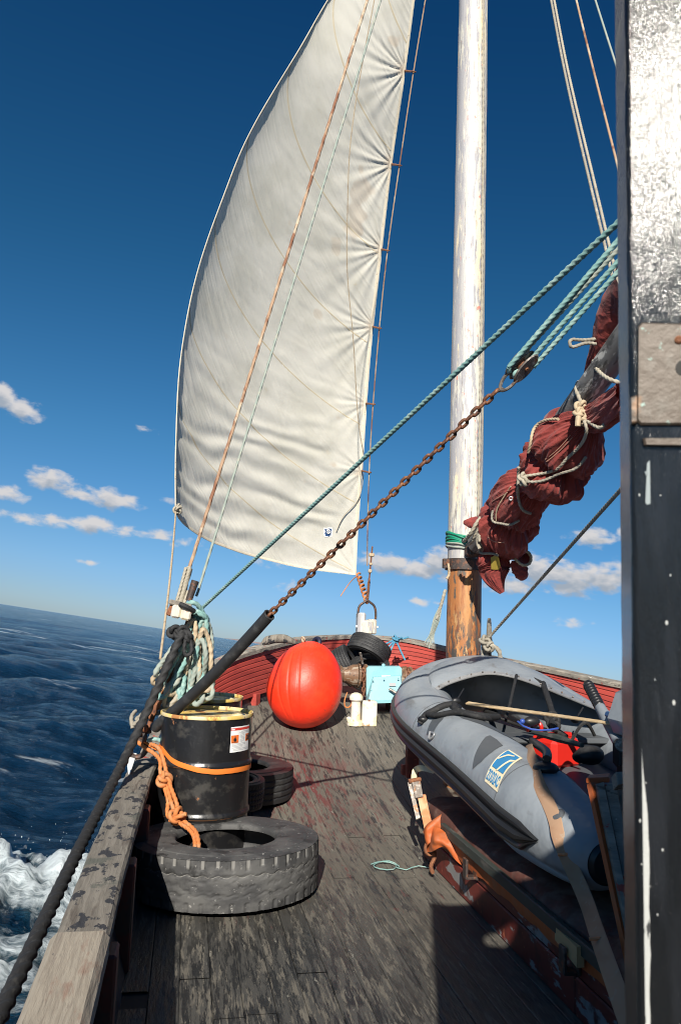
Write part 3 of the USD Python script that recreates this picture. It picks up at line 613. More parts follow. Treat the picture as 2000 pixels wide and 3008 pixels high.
# ---------------------------------------------------------------- mast
material('mast_white', (.57, .545, .475), .5, [
    dict(color=(.70, .59, .40), scale=(7, 7, .7), lo=.48, hi=.66, detail=6),
    dict(color=(.33, .32, .33), scale=(30, 30, 3.0), lo=.52, hi=.54, detail=9, nr=.70),
    dict(color=(.20, .175, .16), scale=(50, 50, 3.4), lo=.60, hi=.615, detail=8, nr=.66, loc=(2, 0, 1)),
    dict(color=(.55, .22, .17), scale=(30, 30, 14), lo=.64, hi=.66, detail=6, loc=(9, 4, 2)),
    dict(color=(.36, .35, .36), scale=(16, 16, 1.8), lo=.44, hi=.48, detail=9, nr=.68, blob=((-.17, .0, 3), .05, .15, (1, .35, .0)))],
    [dict(scale=(26, 26, 3.0), dist=.004, detail=9, nr=.66), dict(scale=(90, 90, 8), dist=.0015)])
material('mast_bare', (.34, .135, .046), .5, [
    dict(color=(.44, .215, .08), scale=(16, 16, 2.5), lo=.45, hi=.62, detail=7),
    dict(color=(.21, .068, .024), scale=(20, 20, 3), lo=.5, hi=.6, detail=7, loc=(4, 1, 2)),
    dict(color=(.09, .075, .06), scale=(20, 20, 5), lo=.55, hi=.58, detail=9, nr=.66, loc=(1, 1, 8)),
    dict(color=(.52, .36, .17), scale=(26, 26, 5), lo=.60, hi=.625, detail=8, blob=((0, 0, 1.0), .2, .75, (.3, .3, 1))),
    dict(color=(.06, .055, .05), scale=(22, 22, 6), lo=.50, hi=.53, detail=9, nr=.66, blob=((0, 0, 1.15), .1, .55, (.3, .3, 1)))],
    [dict(scale=(26, 26, 5), dist=.004, detail=9), dict(scale=(80, 80, 10), dist=.0015)])
MX, MY = 2.366, 6.6
mast = Thing('mast', 'wooden mast with flaking white paint above a bare orange-brown foot', 'mast', (MX, MY, 0))
def mast_r(z): return np.interp(z, [0, 2.0, 7.5, 14], [.152, .150, .137, .10])
def mast_piece(z0, z1, grow=0.0, seed=1, nn=48):
    zz = np.linspace(z0, z1, max(6, int((z1 - z0) / .05))); a = np.arange(nn) * 2 * np.pi / nn
    Z, A = np.meshgrid(zz, a, indexing='ij'); d = (fbm(np.stack([np.cos(A) * 2.5, np.sin(A) * 2.5, Z * .8], -1), 4, seed) - .5) * .012
    R = mast_r(Z) + grow + d; v, f = tri(grid(np.stack([MX + R * np.cos(A), MY + R * np.sin(A), Z], -1), closed_v=True)); return (v, f[:, ::-1]) if _inward(v, f) else (v, f)
ZB = float(at(1345, 1655, y=MY - .15)[2])
mast.part('bare_foot', mast_piece(float(deck_z(MY)) - .02, ZB + .03), 'mast_bare'); mast.part('white_spar', mast_piece(ZB + .02, 13.5, .002), 'mast_white')
band = mast.part('iron_band', lathe([(.152, -.05), (.172, -.048), (.172, .048), (.152, .05)], 40, None, (MX, MY, ZB), cap=False), 'iron')
for sx in (-1, 1): mast.part('band_lug', box((MX + sx * .19, MY - .06, ZB), (.06, .05, .085), .006), 'iron'); mast.part('bolt', cyl((MX + sx * .19, MY - .10, ZB), (MX + sx * .19, MY - .02, ZB), .012), 'rust')

# ---------------------------------------------------------------- the jib
material('canvas', (.745, .71, .62), .85, [dict(color=(.65, .62, .53), scale=1.6, lo=.4, hi=.65), dict(color=(.58, .50, .36), scale=(3.2, 3.2, 3.2), lo=.64, hi=.78, amount=.7),
          dict(color=(.46, .27, .12), attr='stain', lo=.18, hi=1.1, amount=.65)], [dict(scale=(50, 50, 30), dist=.0012, detail=4)], trans=.34, spec=.2)
material('seam_cloth', (.54, .47, .34), .9, trans=.2)
material('hem_cloth', (.70, .63, .50), .9, [dict(color=(.42, .33, .24), scale=24, lo=.58, hi=.7)], trans=.15)
STX = 2.44
BOWP, STAYTOP = at(1078, 1770, x=STX), at(1245, 0, x=STX)
_sd = (STAYTOP - BOWP) / np.linalg.norm(STAYTOP - BOWP)
STAY = [(1078, 1770), (1079, 1600), (1084.5, 1383), (1096, 1185), (1114.5, 960), (1139, 730), (1174, 481), (1215, 207), (1249, 0)]
def _stay():
    q = []
    for a, b in STAY:
        y = BOWP[1]
        for _ in range(40): p = at(a, b, y=y); y = BOWP[1] + _sd[1] / _sd[2] * (p[2] - BOWP[2])
        q.append(at(a, b, y=y))
    q.append(q[-1] + (q[-1] - q[-2]) * 1.5); q.append(q[-1] + (q[-2] - q[-3]) * 1.5)
    return spline(q, 400)
stay = _stay()
LUFF = [(1047, 1690), (1052, 1560), (1065, 1383), (1078, 1185), (1097, 960), (1123, 730), (1152, 480), (1190, 207), (1216, 0)]
LEECH = [(517, 1497), (516, 1390), (520, 1224), (527, 1097), (542, 982), (561, 880), (587, 778), (625, 663), (663, 561), (708, 446), (765, 334), (835, 217), (893, 121), (963, 0)]
_lu = np.array([at(a, b, x=STX - .05) for a, b in LUFF]); _lu = np.vstack([_lu, _lu[-1] + (_lu[-1] - _lu[-2]) / np.linalg.norm(_lu[-1] - _lu[-2]) * np.array([[1.0], [2.6]])])
_le = np.array([at(a, b, y=9.05 + .60 * b / 1497) for a, b in LEECH])
_le = np.vstack([_le, _lu[-2] * .55 + _le[-1] * .45 + V(-.06, 0, .25), _lu[-1] + V(-.03, 0, 0)])
def by_len(p, n):
    s = np.concatenate([[0], np.cumsum(np.linalg.norm(np.diff(p, axis=0), axis=1))]); return CubicSpline(s / s[-1], p)(n)
def sail_surface(nv, nu, wrinkle=True):
    vv, uu = np.linspace(0, 1, nv), np.linspace(0, 1, nu)
    A, E = by_len(_lu, vv), by_len(_le, vv); C = E - A; L = np.linalg.norm(C[:, :2], axis=1)[:, None]
    k = (1 - vv)[:, None] ** .7
    P1 = A + L * V(-.46, -.02, 0) + V(0, 0, .02) * k ** 3 * L
    P2 = E + L * V(-.01, .085, 0) + V(0, 0, -.10) * k ** 3 * L
    u = uu[None, :, None]; P = (1 - u) ** 3 * A[:, None] + 3 * (1 - u) ** 2 * u * P1[:, None] + 3 * (1 - u) * u * u * P2[:, None] + u ** 3 * E[:, None]
    stain = np.zeros(P.shape[:2])
    if wrinkle:
        du, dv = np.gradient(P, axis=1), np.gradient(P, axis=0); N = np.cross(du, dv); N /= np.linalg.norm(N, axis=-1, keepdims=True) + 1e-9
        S = np.cumsum(np.linalg.norm(du, axis=-1), axis=1); T = np.cumsum(np.linalg.norm(dv, axis=-1), axis=0); D = np.zeros(P.shape[:2])
        g = np.random.default_rng(11)
        for h in HANKS + [0.0]:
            i = int(round(h * (nv - 1))); t = T - T[i, :1]; r = np.hypot(S, t) + 1e-6; a = np.arctan2(t, S)
            f = 9 + 3 * g.random(); w = np.cos(a * f + g.random() * 6 + 1.6 * np.sin(r * 1.3)) * .8 + .6 * np.cos(a * f * 2.1 + g.random() * 6)
            D += .015 * w * np.exp(-r / (.36 + .42 * g.random())) * ss(r, 0, .16); stain += np.exp(-r / .10) + .45 * np.exp(-r / .30) * (fbm(np.stack([a * 6, r * 2, r * 0 + i], -1), 3, 2)) ** 1.2
        big = fbm(np.stack([S * .55, T * 2.6 - S * .5, S * 0], -1), 4, 21) - .5; D += .045 * big * ss(S, .1, .6) * (1.0 - .65 * vv[:, None])
        tr = T - S * 1.15; D += .009 * (fbm(np.stack([(S + T) * .55, tr * 5.5, S * 0 + 4], -1), 4, 8) - .5)
        rid = np.abs(fbm(np.stack([(S * .8 + T) * .9, (T - S) * 9, S * 0 + 8], -1), 3, 31) - .5); D -= .011 * np.clip(.10 - rid, 0, 1) * 10 * .45
        low = ss(vv, .34, .02)[:, None]; D += .030 * low * (np.sin(T * 19 + 3.2 * fbm(np.stack([S * .7, T * 1.5, S * 0], -1), 3, 5) * 4 - S * .5) * ss(S, .15, .9) * (fbm(np.stack([S * .8, T * 3, S * 0 + 2], -1), 2, 15)))
        D *= ss(1 - uu, .0, .10)[None, :] * (.25 + .75 * ss(uu, .0, .03))[None, :]
        P = P + N * D[..., None]
        st2 = fbm(np.stack([S * 2.2, T * 2.2, S * 0 + 6], -1), 3, 77); stain += .5 * ss(st2, .74, .82)
    return P, stain
_lv = by_len(_lu, np.linspace(0, 1, 4000)); _lz = proj(_lv)[:, 1]
def v_of_py(py): return float(np.interp(-py, -_lz, np.linspace(0, 1, 4000)))
HANK_PY = [1383, 1185, 960, 730, 480, 205]
HANKS = [v_of_py(p) for p in HANK_PY]
jib = Thing('jib_sail', 'white triangular headsail bellying to port on the forestay', 'sail', _lu[0])
P, stain = sail_surface(620, 300)
v, f = grid(P); jib.part('cloth', (v, f), 'canvas', True, attrs={'stain': stain.ravel()})
nr = normals(v, f).reshape(P.shape)
side = 1.0 if (nr[200, 150] @ V(0, -1, 0)) > 0 else -1.0
def ribbon(idx, wid, lift, n=None):
    """A strip of cloth laid on both faces of the sail along grid positions (v, u)."""
    from scipy.ndimage import map_coordinates as mc
    q = np.array(idx, float); c = np.stack([mc(P[..., k], q.T, order=1) for k in range(3)], 1); nn = np.stack([mc(nr[..., k], q.T, order=1) for k in range(3)], 1) * side
    t = np.gradient(c, axis=0); b = np.cross(nn, t); b /= np.linalg.norm(b, axis=1, keepdims=True) + 1e-9; w = wid / 2
    G = np.stack([c - b * w - nn * lift, c - b * w + nn * lift, c + b * w + nn * lift, c + b * w - nn * lift], 1); return grid(G, closed_v=True)
for py0, py1 in ((60, -330), (425, 60), (810, 480), (1000, 800), (1180, 935), (1440, 1150), (1330 + 350, 1330)):    # the seams run down from the leech to the luff
    pass
for ve, vl in [(.86, .70), (.735, .575), (.605, .445), (.49, .325), (.375, .21), (.26, .10), (.15, .004), (.95, .83)]:
    n = 90; w_ = np.linspace(.02, .985, n); jib.part('seam', ribbon(np.stack([(ve + (vl - ve) * (1 - w_)) * 619, w_ * 299], 1), .017, .0016), 'seam_cloth', True)
jib.part('luff_tape', ribbon(np.stack([np.linspace(0, 1, 300) * 619, np.full(300, .008) * 299], 1), .035, .004), 'hem_cloth', True)
jib.part('leech_hem', ribbon(np.stack([np.linspace(.005, .99, 300) * 619, np.full(300, .996) * 299], 1), .03, .003), 'hem_cloth', True)
jib.part('foot_hem', ribbon(np.stack([np.full(200, 1.2), np.linspace(.01, .99, 200) * 299], 1), .03, .003), 'hem_cloth', True)
jib.part('leech_line', tube(P[::6, -1] + V(-.004, 0, 0), .008, 6), 'hem_cloth')
for i, h in enumerate(HANKS):
    a = P[int(round(h * 619)), 1]; b = stay[np.argmin(abs(proj(stay)[:, 1] - proj(a)[1] - 3))]; d = b - a; d /= np.linalg.norm(d)
    hk = jib.part('hank', join(tube(np.array([a - d * .05 + V(0, 0, .012), a, b - d * .01]), .012, 7), tube(np.array([a - d * .05 - V(0, 0, .012), a + V(0, 0, -.012), b - d * .01]), .009, 7), ring(b, .026, .008, _sd + d * .2, 6, 16)), 'rust')
# clew and tack corners
clew = P[0, -1]; tack = P[0, 0]
material('cord_white', (.34, .305, .24), .9, [dict(color=(.25, .22, .165), scale=30, lo=.5, hi=.7)], [dict(scale=300, dist=.001)])
material('cord_teal', (.17, .31, .29), .9, [dict(color=(.29, .41, .375), scale=14, lo=.48, hi=.65), dict(color=(.15, .27, .26), scale=20, lo=.55, hi=.68, loc=(3, 3, 3))], [dict(scale=300, dist=.001)])
material('cord_pale', (.255, .295, .26), .9, [dict(color=(.33, .335, .28), scale=14, lo=.48, hi=.65)], [dict(scale=300, dist=.001)])
material('cord_tan', (.42, .33, .22), .9, [dict(color=(.28, .21, .14), scale=20, lo=.5, hi=.65)], [dict(scale=300, dist=.001)])
material('cord_rust', (.34, .22, .14), .85, [dict(color=(.44, .36, .26), scale=(9, 9, 5), lo=.5, hi=.6), dict(color=(.20, .09, .05), scale=(7, 7, 4), lo=.5, hi=.6, loc=(2, 2, 2))])
material('cord_grey', (.25, .225, .18), .9, [dict(color=(.36, .33, .27), scale=20, lo=.5, hi=.65)], [dict(scale=300, dist=.001)])
material('cord_black', (.014, .014, .015), .75, [dict(color=(.035, .034, .032), scale=40, lo=.55, hi=.68)], [dict(scale=120, dist=.003)])
material('cord_orange', (.47, .155, .042), .85, [dict(color=(.42, .20, .09), scale=16, lo=.45, hi=.65), dict(color=(.55, .20, .05), scale=60, lo=.55, hi=.65)], [dict(scale=300, dist=.001)])
material('cord_green', (.01, .22, .13), .5)
material('cord_blue', (.06, .22, .34), .85, [dict(color=(.14, .32, .38), scale=30, lo=.5, hi=.65)])
material('navy', (.012, .014, .035), .55, [dict(scale=1, color=(.03, .03, .06), lo=.5, hi=.6)])
material('rubber_hose', (.022, .022, .023), .5, [dict(color=(.045, .045, .045), scale=12, lo=.5, hi=.7, detail=7)], [dict(scale=60, dist=.001)])
jib.part('clew_ring', ring(clew + V(.015, 0, -.02), .035, .009, (0, 1, .2)), 'iron')
# the maker's little badge near the tack
def badge():
    def pt(px, py):                                  # nearest place of the sail to a picture point
        q = proj(P.reshape(-1, 3)); i = np.argmin(((q - (px, py)) ** 2).sum(1)); return np.unravel_index(i, P.shape[:2])
    def patch(x0, y0, x1, y1, lift):
        idx = [[pt(px, py) for px in np.linspace(x0, x1, 6)] for py in np.linspace(y0, y1, 6)]
        G = np.array([[P[i] + nr[i] * side * lift for i in row] for row in idx]); v, f = tri(grid(G))
        return (v, f) if (normals(v, f) @ V(0, -1, 0)).mean() > 0 else (v, f[:, ::-1])
    b = jib.part('badge', patch(951, 1550, 975, 1577, .006), 'label_white', True); jib.part('badge_field', patch(954, 1553, 972, 1574, .009), 'badge_blue', True, b)
    c = P[pt(963, 1563)] + V(0, -.016, 0)
    jib.part('emblem', join(tube(spline([c + V(x, 0, z) for x, z in ((.018, .012), (.004, .022), (-.014, .014), (-.006, 0), (.010, -.006), (.008, -.02), (-.014, -.018))], 30), .0035, 6), ring(c, .029, .003, (0, 1, 0))), 'label_white', 40, b)
material('badge_blue', (.02, .06, .16), .5)
badge()
material('chain_rust', (.15, .062, .034), .62, [dict(color=(.26, .12, .055), scale=50, lo=.5, hi=.64), dict(color=(.05, .03, .025), scale=30, lo=.55, hi=.66, loc=(3, 3, 3))], [dict(scale=140, dist=.002)], metallic=.25)
material('block_iron', (.13, .11, .095), .5, [dict(color=(.30, .27, .24), scale=30, lo=.5, hi=.62), dict(color=(.20, .09, .04), scale=24, lo=.58, hi=.66)], [dict(scale=120, dist=.001)], metallic=.4)

# ---------------------------------------------------------------- rigging at the bow
def sing_rope(name, label, cat, pts, r, mat, group=None, **k):
    return single(name, label, cat, rope(pts, r, **k), mat, 60, pts[0], group)
stem = Thing('stem_post', 'white flaking stem head with an iron forestay shackle at the bow', 'post', at(1078, 1862, y=10.75))
c = at(1077, 1835, y=10.75); s_ = 1 / FOCAL_PX * 10.9
for dx, w, h, dz in ((-17, 24, 62, 0), (15, 26, 44, 0), (0, 34, 40, 0)):
    stem.part('cheek' if w < 30 else 'head', box(c + V(dx * s_, .02 if w < 30 else 0, (h / 2 - 28) * s_), (w * s_, .16, h * s_), .02), 'mast_white', 30)
stem.part('pin', cyl(c + V(-34 * s_, -.02, -.03), c + V(34 * s_, -.02, -.03), .016), 'label_white')
u = [at(*q, y=10.74) for q in ((1053, 1815), (1052, 1795), (1058, 1778), (1072, 1768), (1078, 1764), (1086, 1769), (1097, 1778), (1103, 1795), (1103, 1820))]
stem.part('shackle', tube(spline(u, 40), .017, 8), 'iron')
fs = Thing('forestay', 'rusty wire stay running up from the stem head, holding the hanks', 'stay', BOWP)
fs.part('wire', tube(stay[22:], .0085, 7), 'cord_rust')
fs.part('turnbuckle', join(cyl(BOWP - _sd * .02, BOWP + _sd * .30, .020), cyl(BOWP + _sd * .28, BOWP + _sd * .80, .011), ring(BOWP + _sd * .32, .026, .011, V(1, 0, 0))), 'rust')
for k_, s3 in ((.68, (.075, .05, .05)), (.45, (.05, .05, .05)), (.55, (.045, .045, .035))): fs.part('wire_clip', box(BOWP + _sd * k_, s3, .01), 'cord_tan')
k0, k1 = tack + V(.02, -.02, .02), BOWP + _sd * .02 + V(-.01, -.03, 0); d = (k1 - k0) / np.linalg.norm(k1 - k0); F = frame(d)
t = np.linspace(0, 1, 110)
coil = k0 + np.outer(t, k1 - k0) + .030 * (np.outer(np.cos(t * 44), F[:, 0]) + np.outer(np.sin(t * 44), F[:, 1]))
tail = spline([k0 + V(0, -.03, -.03), at(1020, 1722, y=10.5), at(1000, 1752, y=10.45)], 16)
sl = Thing('tack_lashing', 'orange cord lashing that holds the headsail corner down to the shackle', 'lashing', k0)
sl.part('turns', tube(coil, .014, 7), 'cord_orange'); sl.part('tail', tube(tail, .007, 6), 'cord_orange')
def on_sail(px, py, lift):
    q = proj(P.reshape(-1, 3)); i = np.unravel_index(np.argmin(((q - (px, py)) ** 2).sum(1)), P.shape[:2]); return P[i] + nr[i] * side * lift
dh = [on_sail(1083, 1390, .05), on_sail(1062, 1424, .04), on_sail(1046, 1472, .03), on_sail(1011, 1510, .03), on_sail(985, 1562, .02)]
single('tack_tripping_line', 'thin pale line from the lowest hank to an eyelet beside the sail badge', 'rope', rope(dh, .007), 'cord_white', 60, dh[0])
hp = [at(1068, 1335, y=9.5), at(1052, 1230, y=9.3), at(1037, 991, y=8.9), at(1020, 797, y=8.6), at(1021, 600, y=8.3), at(1027, 446, y=8.1), at(1053, 249, y=7.9), at(1099, 0, y=7.6), at(1180, -420, y=7.2)]
sing_rope('downhaul', 'thin tan line hanging slack in front of the sail near its luff', 'rope', hp, .0055, 'cord_tan')
top = at(1404, -1040, y=6.5)
sh0 = at(545, 1705, y=5.4)
shroud = Thing('shroud', 'rust-brown wire shroud from the port rail up across the white sail', 'stay', at(430, 2150, y=5.3))
shroud.part('wire', rope([sh0, top], .0125, pitch=.12), 'cord_rust', 60)
sz = [at(556, 1668, y=5.4), at(538, 1735, y=5.38), at(522, 1790, y=5.36)]
q = spline(sz, 150); F = frame(q[-1] - q[0]); t = np.linspace(0, 1, 150)
shroud.part('seizing', join(tube(q + np.outer(.017 * np.cos(t * 190), F[:, 0]) + np.outer(.017 * np.sin(t * 190), F[:, 1]), .009, 6), rope(sz, .016), rope([a + V(.035 * (1 - i * .15), -.01, 0) for i, a in enumerate(sz[1:])] + [at(530, 1812, y=5.34)], .012), rope([a + V(-.022, -.02, .0) for a in sz], .011)), 'cord_white', 60)
tb = [at(546, 1852, y=5.34), at(512, 1935, y=5.33), at(455, 2085, y=5.31), at(432, 2150, y=5.3)]
shroud.part('turnbuckle', join(tube(spline(tb, 40), np.interp(np.linspace(0, 1, 40), [0, .25, .3, .72, .78, 1], [.014, .015, .027, .027, .017, .016]), 10), tube(np.array([at(560, 1800, y=5.36), tb[0]]), .018, 8)), 'rust')
shroud.part('chainplate', join(ring(at(402, 2200, y=5.28), .055, .017, (0, 1, .2)), ring(at(420, 2165, y=5.28), .035, .014, (1, .4, 0)), cyl(at(400, 2155, y=5.27), at(445, 2150, y=5.27), .011)), 'iron')
shroud.part('bolt', join(ball(at(425, 2140, y=5.24), .026), ball(at(441, 2105, y=5.27), .020)), 'rust')
# wooden cleats, pin and lashings on the shroud
cl = Thing('shroud_cleat', 'chipped white wooden cleat lashed across the port shroud', 'cleat', at(535, 1800, y=5.28))
for px, py, w in ((518, 1797, .062), (547, 1803, .066)):
    c = at(px, py, y=5.28); cl.part('cheek', box(c, (w, .12, .085), .012, rot((0, 1, 0), 8)), 'mast_white', 30)
cl.part('top_board', box(at(530, 1776, y=5.31), (.15, .12, .035), .01, rot((0, 1, 0), 12)), 'old_wood', 30)
cl.part('strap', tube(spline([at(528, 1775, y=5.22), at(548, 1784, y=5.21), at(570, 1796, y=5.25)], 12), .017, 7), 'cord_black')
cl.part('side_lug', box(at(502, 1790, y=5.3), (.035, .06, .09), .01, rot((0, 1, 0), 20)), 'rust', 30)
single('belaying_pin', 'dark iron pin standing by the rope seizing of the port shroud', 'pin', cyl(at(554, 1765, y=5.33), at(574, 1706, y=5.33), .022, .026), 'iron', 40, at(554, 1765, y=5.33))
kn = Thing('black_lashing', 'black rope knot and hanging loop below the white cleat', 'lashing', at(535, 1858, y=5.25))
def knot(c, r, rope_r, n=3, seed=0, flat=.6, lay=True):
    g = np.random.default_rng(seed); t = np.linspace(0, 2 * np.pi, 90, endpoint=False); R_ = frame(g.normal(0, 1, 3) * .4 + V(0, 1, 0))
    p = np.stack([np.cos(t * 2) * (1 + .4 * np.cos(t * n)), np.sin(t * 2) * (1 + .4 * np.cos(t * n)), flat * np.sin(t * n)], 1) * r / 1.4
    return tube(p @ R_.T + c, rope_r, 7, closed=True, strands=3 if lay else 0, pitch=rope_r * 16)
kn.part('knot', join(knot(at(512, 1858, y=5.25), .04, .015, 3, 1), knot(at(535, 1862, y=5.24), .045, .016, 3, 2), knot(at(553, 1870, y=5.24), .035, .015, 3, 3)), 'cord_black', 60)
kn.part('loop', rope([at(548, 1872, y=5.22), at(541, 1905, y=5.2), at(546, 1925, y=5.2), at(558, 1922, y=5.2), at(562, 1895, y=5.22), at(555, 1870, y=5.24)], .013), 'cord_black', 60)
# the big hanks of rope hung on the shroud
coils = Thing('rope_coil', 'thick bundle of teal and tan rope hanks hung on the port shroud', 'rope coil', at(520, 2040, y=5.4))
g = np.random.default_rng(21)
LO = [(566, 1800, 520, 2050, 'cord_teal'), (575, 1808, 540, 2062, 'cord_teal'), (585, 1812, 560, 2040, 'cord_teal'), (600, 1815, 570, 2048, 'cord_teal'), (606, 1830, 590, 2010, 'cord_pale'),
      (570, 1822, 500, 2040, 'cord_tan'), (556, 1850, 480, 2035, 'cord_white'), (548, 1860, 478, 2000, 'cord_pale'), (590, 1830, 545, 2050, 'cord_pale'), (560, 1840, 510, 2070, 'cord_teal'),
      (540, 1868, 462, 1985, 'cord_pale'), (598, 1850, 606, 2030, 'cord_tan'), (580, 1850, 590, 2045, 'cord_teal'), (552, 1870, 490, 2060, 'cord_white'), (604, 1900, 603, 2055, 'cord_pale'), (565, 1870, 528, 2056, 'cord_pale'), (540, 1880, 455, 2010, 'cord_tan'), (556, 1860, 505, 2060, 'cord_teal'), (562, 1850, 495, 2020, 'cord_pale'), (548, 1890, 470, 2050, 'cord_teal'), (572, 1860, 535, 2075, 'cord_tan'), (582, 1870, 560, 2065, 'cord_teal'), (592, 1880, 578, 2070, 'cord_pale'), (550, 1900, 490, 2075, 'cord_white'), (600, 1870, 596, 2060, 'cord_teal')]
for i, (x0_, y0_, x1_, y1_, mt) in enumerate(LO):
    yd = 5.36 + .11 * g.random() - .03 * (i % 4); w0, w1 = 9 + 5 * g.random(), 15 + 12 * g.random()
    pts = []
    for u_, sgn in ((0, 0), (.18, 1), (.45, 1), (.75, 1), (.93, .8), (1, 0), (.93, -.8), (.75, -1), (.45, -1), (.18, -1)):
        w = w0 + (w1 - w0) * u_; pts.append(at(x0_ + (x1_ - x0_) * u_ ** 1.15 + sgn * w + g.normal() * 2, y0_ + (y1_ - y0_) * u_, y=yd + .03 * g.normal()))
    coils.part('hank', rope(pts, .0165, closed=True, sides=9), mt, 60)
coils.part('gathering_turns', join(*[rope([at(566 + 3 * j, 1796 + 5 * j, y=5.33), at(590, 1800 + 6 * j, y=5.30), at(610, 1822 + 4 * j, y=5.37), at(590, 1826 + 4 * j, y=5.47), at(566, 1812 + 4 * j, y=5.43)], .014, closed=True) for j in range(2)],
           rope([at(545, 1780, y=5.34), at(566, 1770, y=5.30), at(590, 1790, y=5.34), at(600, 1815, y=5.36)], .016)), 'cord_teal', 60)
hk = Thing('rail_lashing', 'weathered grey rope turns belayed round the port rail by the drums', 'lashing', at(420, 2090, y=5.45))
hk.part('turns', join(rope([at(400, 2115, y=5.4), at(430, 2092, y=5.38), at(480, 2078, y=5.4), at(520, 2070, y=5.45)], .014), rope([at(392, 2130, y=5.38), at(430, 2105, y=5.36), at(485, 2092, y=5.4)], .014), rope([at(398, 2090, y=5.5), at(386, 2110, y=5.42), at(390, 2140, y=5.38)], .013),
                      rope([at(440, 2075, y=5.5), at(470, 2066, y=5.5), at(505, 2052, y=5.5)], .012)), 'cord_grey', 60)
hk.part('white_turns', join(rope([at(486, 2060, y=5.42), at(500, 2080, y=5.4), at(470, 2088, y=5.42)], .012), rope([at(560, 2055, y=5.42), at(578, 2068, y=5.4), at(600, 2055, y=5.44)], .011)), 'cord_white', 60)
single('teal_end', 'short teal rope end lying on the port rail beside the iron ring', 'rope', rope([at(432, 2178, y=5.25), at(455, 2172, y=5.25), at(478, 2180, y=5.25)], .013), 'cord_teal', 60, at(455, 2172, y=5.25))
rl = Thing('rail_end', 'white painted end grain where the low port rail meets the shroud irons', 'board', at(392, 2250, y=5.2))
rl.part('board', slab([at(384, 2268, y=5.1), at(402, 2214, y=5.35), at(384, 2205, y=5.38), at(379, 2240, y=5.2)], .03), 'label_white', 30)
# running lines
sing_rope('port_halyard', 'thin pale blue-grey line beside the rusty shroud across the sail', 'rope', [at(577, 1752, y=5.42), at(1418, -975, y=6.5)], .0095, 'cord_pale', pitch=.09)
sheet = Thing('jib_sheet', 'tan sheet knotted to the corner of the headsail and led to the port rail', 'rope', clew)
sheet.part('line', rope([clew + V(0, -.03, -.03), at(497, 1720, y=6.9), at(471, 1935, y=5.65)], .0095), 'cord_tan', 60)
sheet.part('bowline', join(knot(clew + V(.02, -.03, -.01), .05, .014, 3, 4), knot(clew + V(.03, -.04, .03), .035, .012, 3, 5)), 'cord_white', 60)
sheet.part('leech_rope', rope([clew + V(-.01, 0, 0), at(517, 1440, y=float(clew[1]) + .03), at(514, 1392, y=float(clew[1]) + .08)], .010), 'cord_white', 60)
single('teal_line', 'long teal rope rising from the hanks at the port shroud past the mast', 'rope', rope([at(592, 1788, y=5.38), at(1875, 598, y=2.05)], .0105), 'cord_teal', 60, at(592, 1788, y=5.4))
blk = at(1532, 1072, y=3.39); CH1 = at(1448, 1158, y=3.50); HOSE0, HOSE1 = at(455, 2138, y=5.22), None
d = CH1 - HOSE0; Lc = np.linalg.norm(d); d /= Lc
tH = np.linspace(.2, .7, 400); HOSE1 = HOSE0 + d * Lc * tH[np.argmin(abs(proj(HOSE0 + np.outer(tH, d) * Lc)[:, 0] - 790))]
ch = Thing('chain', 'rusty link chain stretched from the port rail up to the pulley block', 'chain', HOSE0)
pitch = .0425; nL = int(np.linalg.norm(CH1 - HOSE1) / pitch) + 3
s1 = np.cross(d, (0, 0, 1)); s1 /= np.linalg.norm(s1); s2 = np.cross(d, s1); ca, sa = math.cos(.6), math.sin(.6); s1, s2 = ca * s1 + sa * s2, ca * s2 - sa * s1
for i in range(nL):
    ch.part('link', link(HOSE1 + d * (pitch * (i - 1)), d, s1 if i % 2 else s2, .0630, .042, .0088), 'chain_rust', 60)
hs = Thing('rubber_sleeve', 'black rubber hose sheathing the lower end of the rusty chain', 'hose', HOSE0)
q = np.array([HOSE0 + (HOSE1 - HOSE0) * t for t in np.linspace(0, 1, 14)]) - V(0, 0, 1) * (.03 * 4 * np.linspace(0, 1, 14) * (1 - np.linspace(0, 1, 14)))[:, None]
hs.part('sleeve', tube(q, .035, 18, caps=False), 'rubber_hose'); hs.part('bore', tube(q[-5:] + (q[-2] - q[-1]) * .02, .027, 16, caps=False), 'deck_seam')
hs.part('lip', ring(q[-1], .031, .006, d, 8, 24), 'rubber_hose')
black = [at(537, 1855, y=5.24), at(470, 2005, y=5.15), at(395, 2170, y=5.05), at(240, 2480, y=3.95), at(0, 2985, y=2.62), at(-160, 3320, y=2.1)]
single('mooring_rope', 'thick black rope running from the port shroud down to the near corner', 'rope', rope(black, .027, sides=12, pitch=.075), 'cord_black', 60, black[0])

# the pulley block and the tackle above the chain
tk = Thing('pulley_block', 'weathered iron-strapped pulley block at the top of the rusty chain', 'pulley', blk)
dd = at(1850, 690, y=3.03) - blk; dd /= np.linalg.norm(dd); ax = RIGHT * .62 - UP * .62 - FWD * .75; ax -= dd * (ax @ dd); ax /= np.linalg.norm(ax); wv = np.cross(dd, ax)
def cheek(off, R_, L_, th):
    t = np.linspace(0, 2 * np.pi, 28, endpoint=False); e = np.stack([np.cos(t) * L_, np.sin(t) * R_], 1)
    o = [blk + dd * a + wv * b + ax * (off - th / 2) for a, b in e * .93] + [blk + dd * a + wv * b + ax * off for a, b in e] + [blk + dd * a + wv * b + ax * (off + th / 2) for a, b in e * .93]
    return hull(o)
for o in (-.033, .0, .033): tk.part('cheek', cheek(o, .042, .084, .011), 'block_iron', 30)
for o in (-.0165, .0165): tk.part('sheave', lathe([(.012, -.010), (.034, -.010), (.027, 0), (.034, .010), (.012, .010)], 24, frame(ax), blk + ax * o), 'rust', 40)
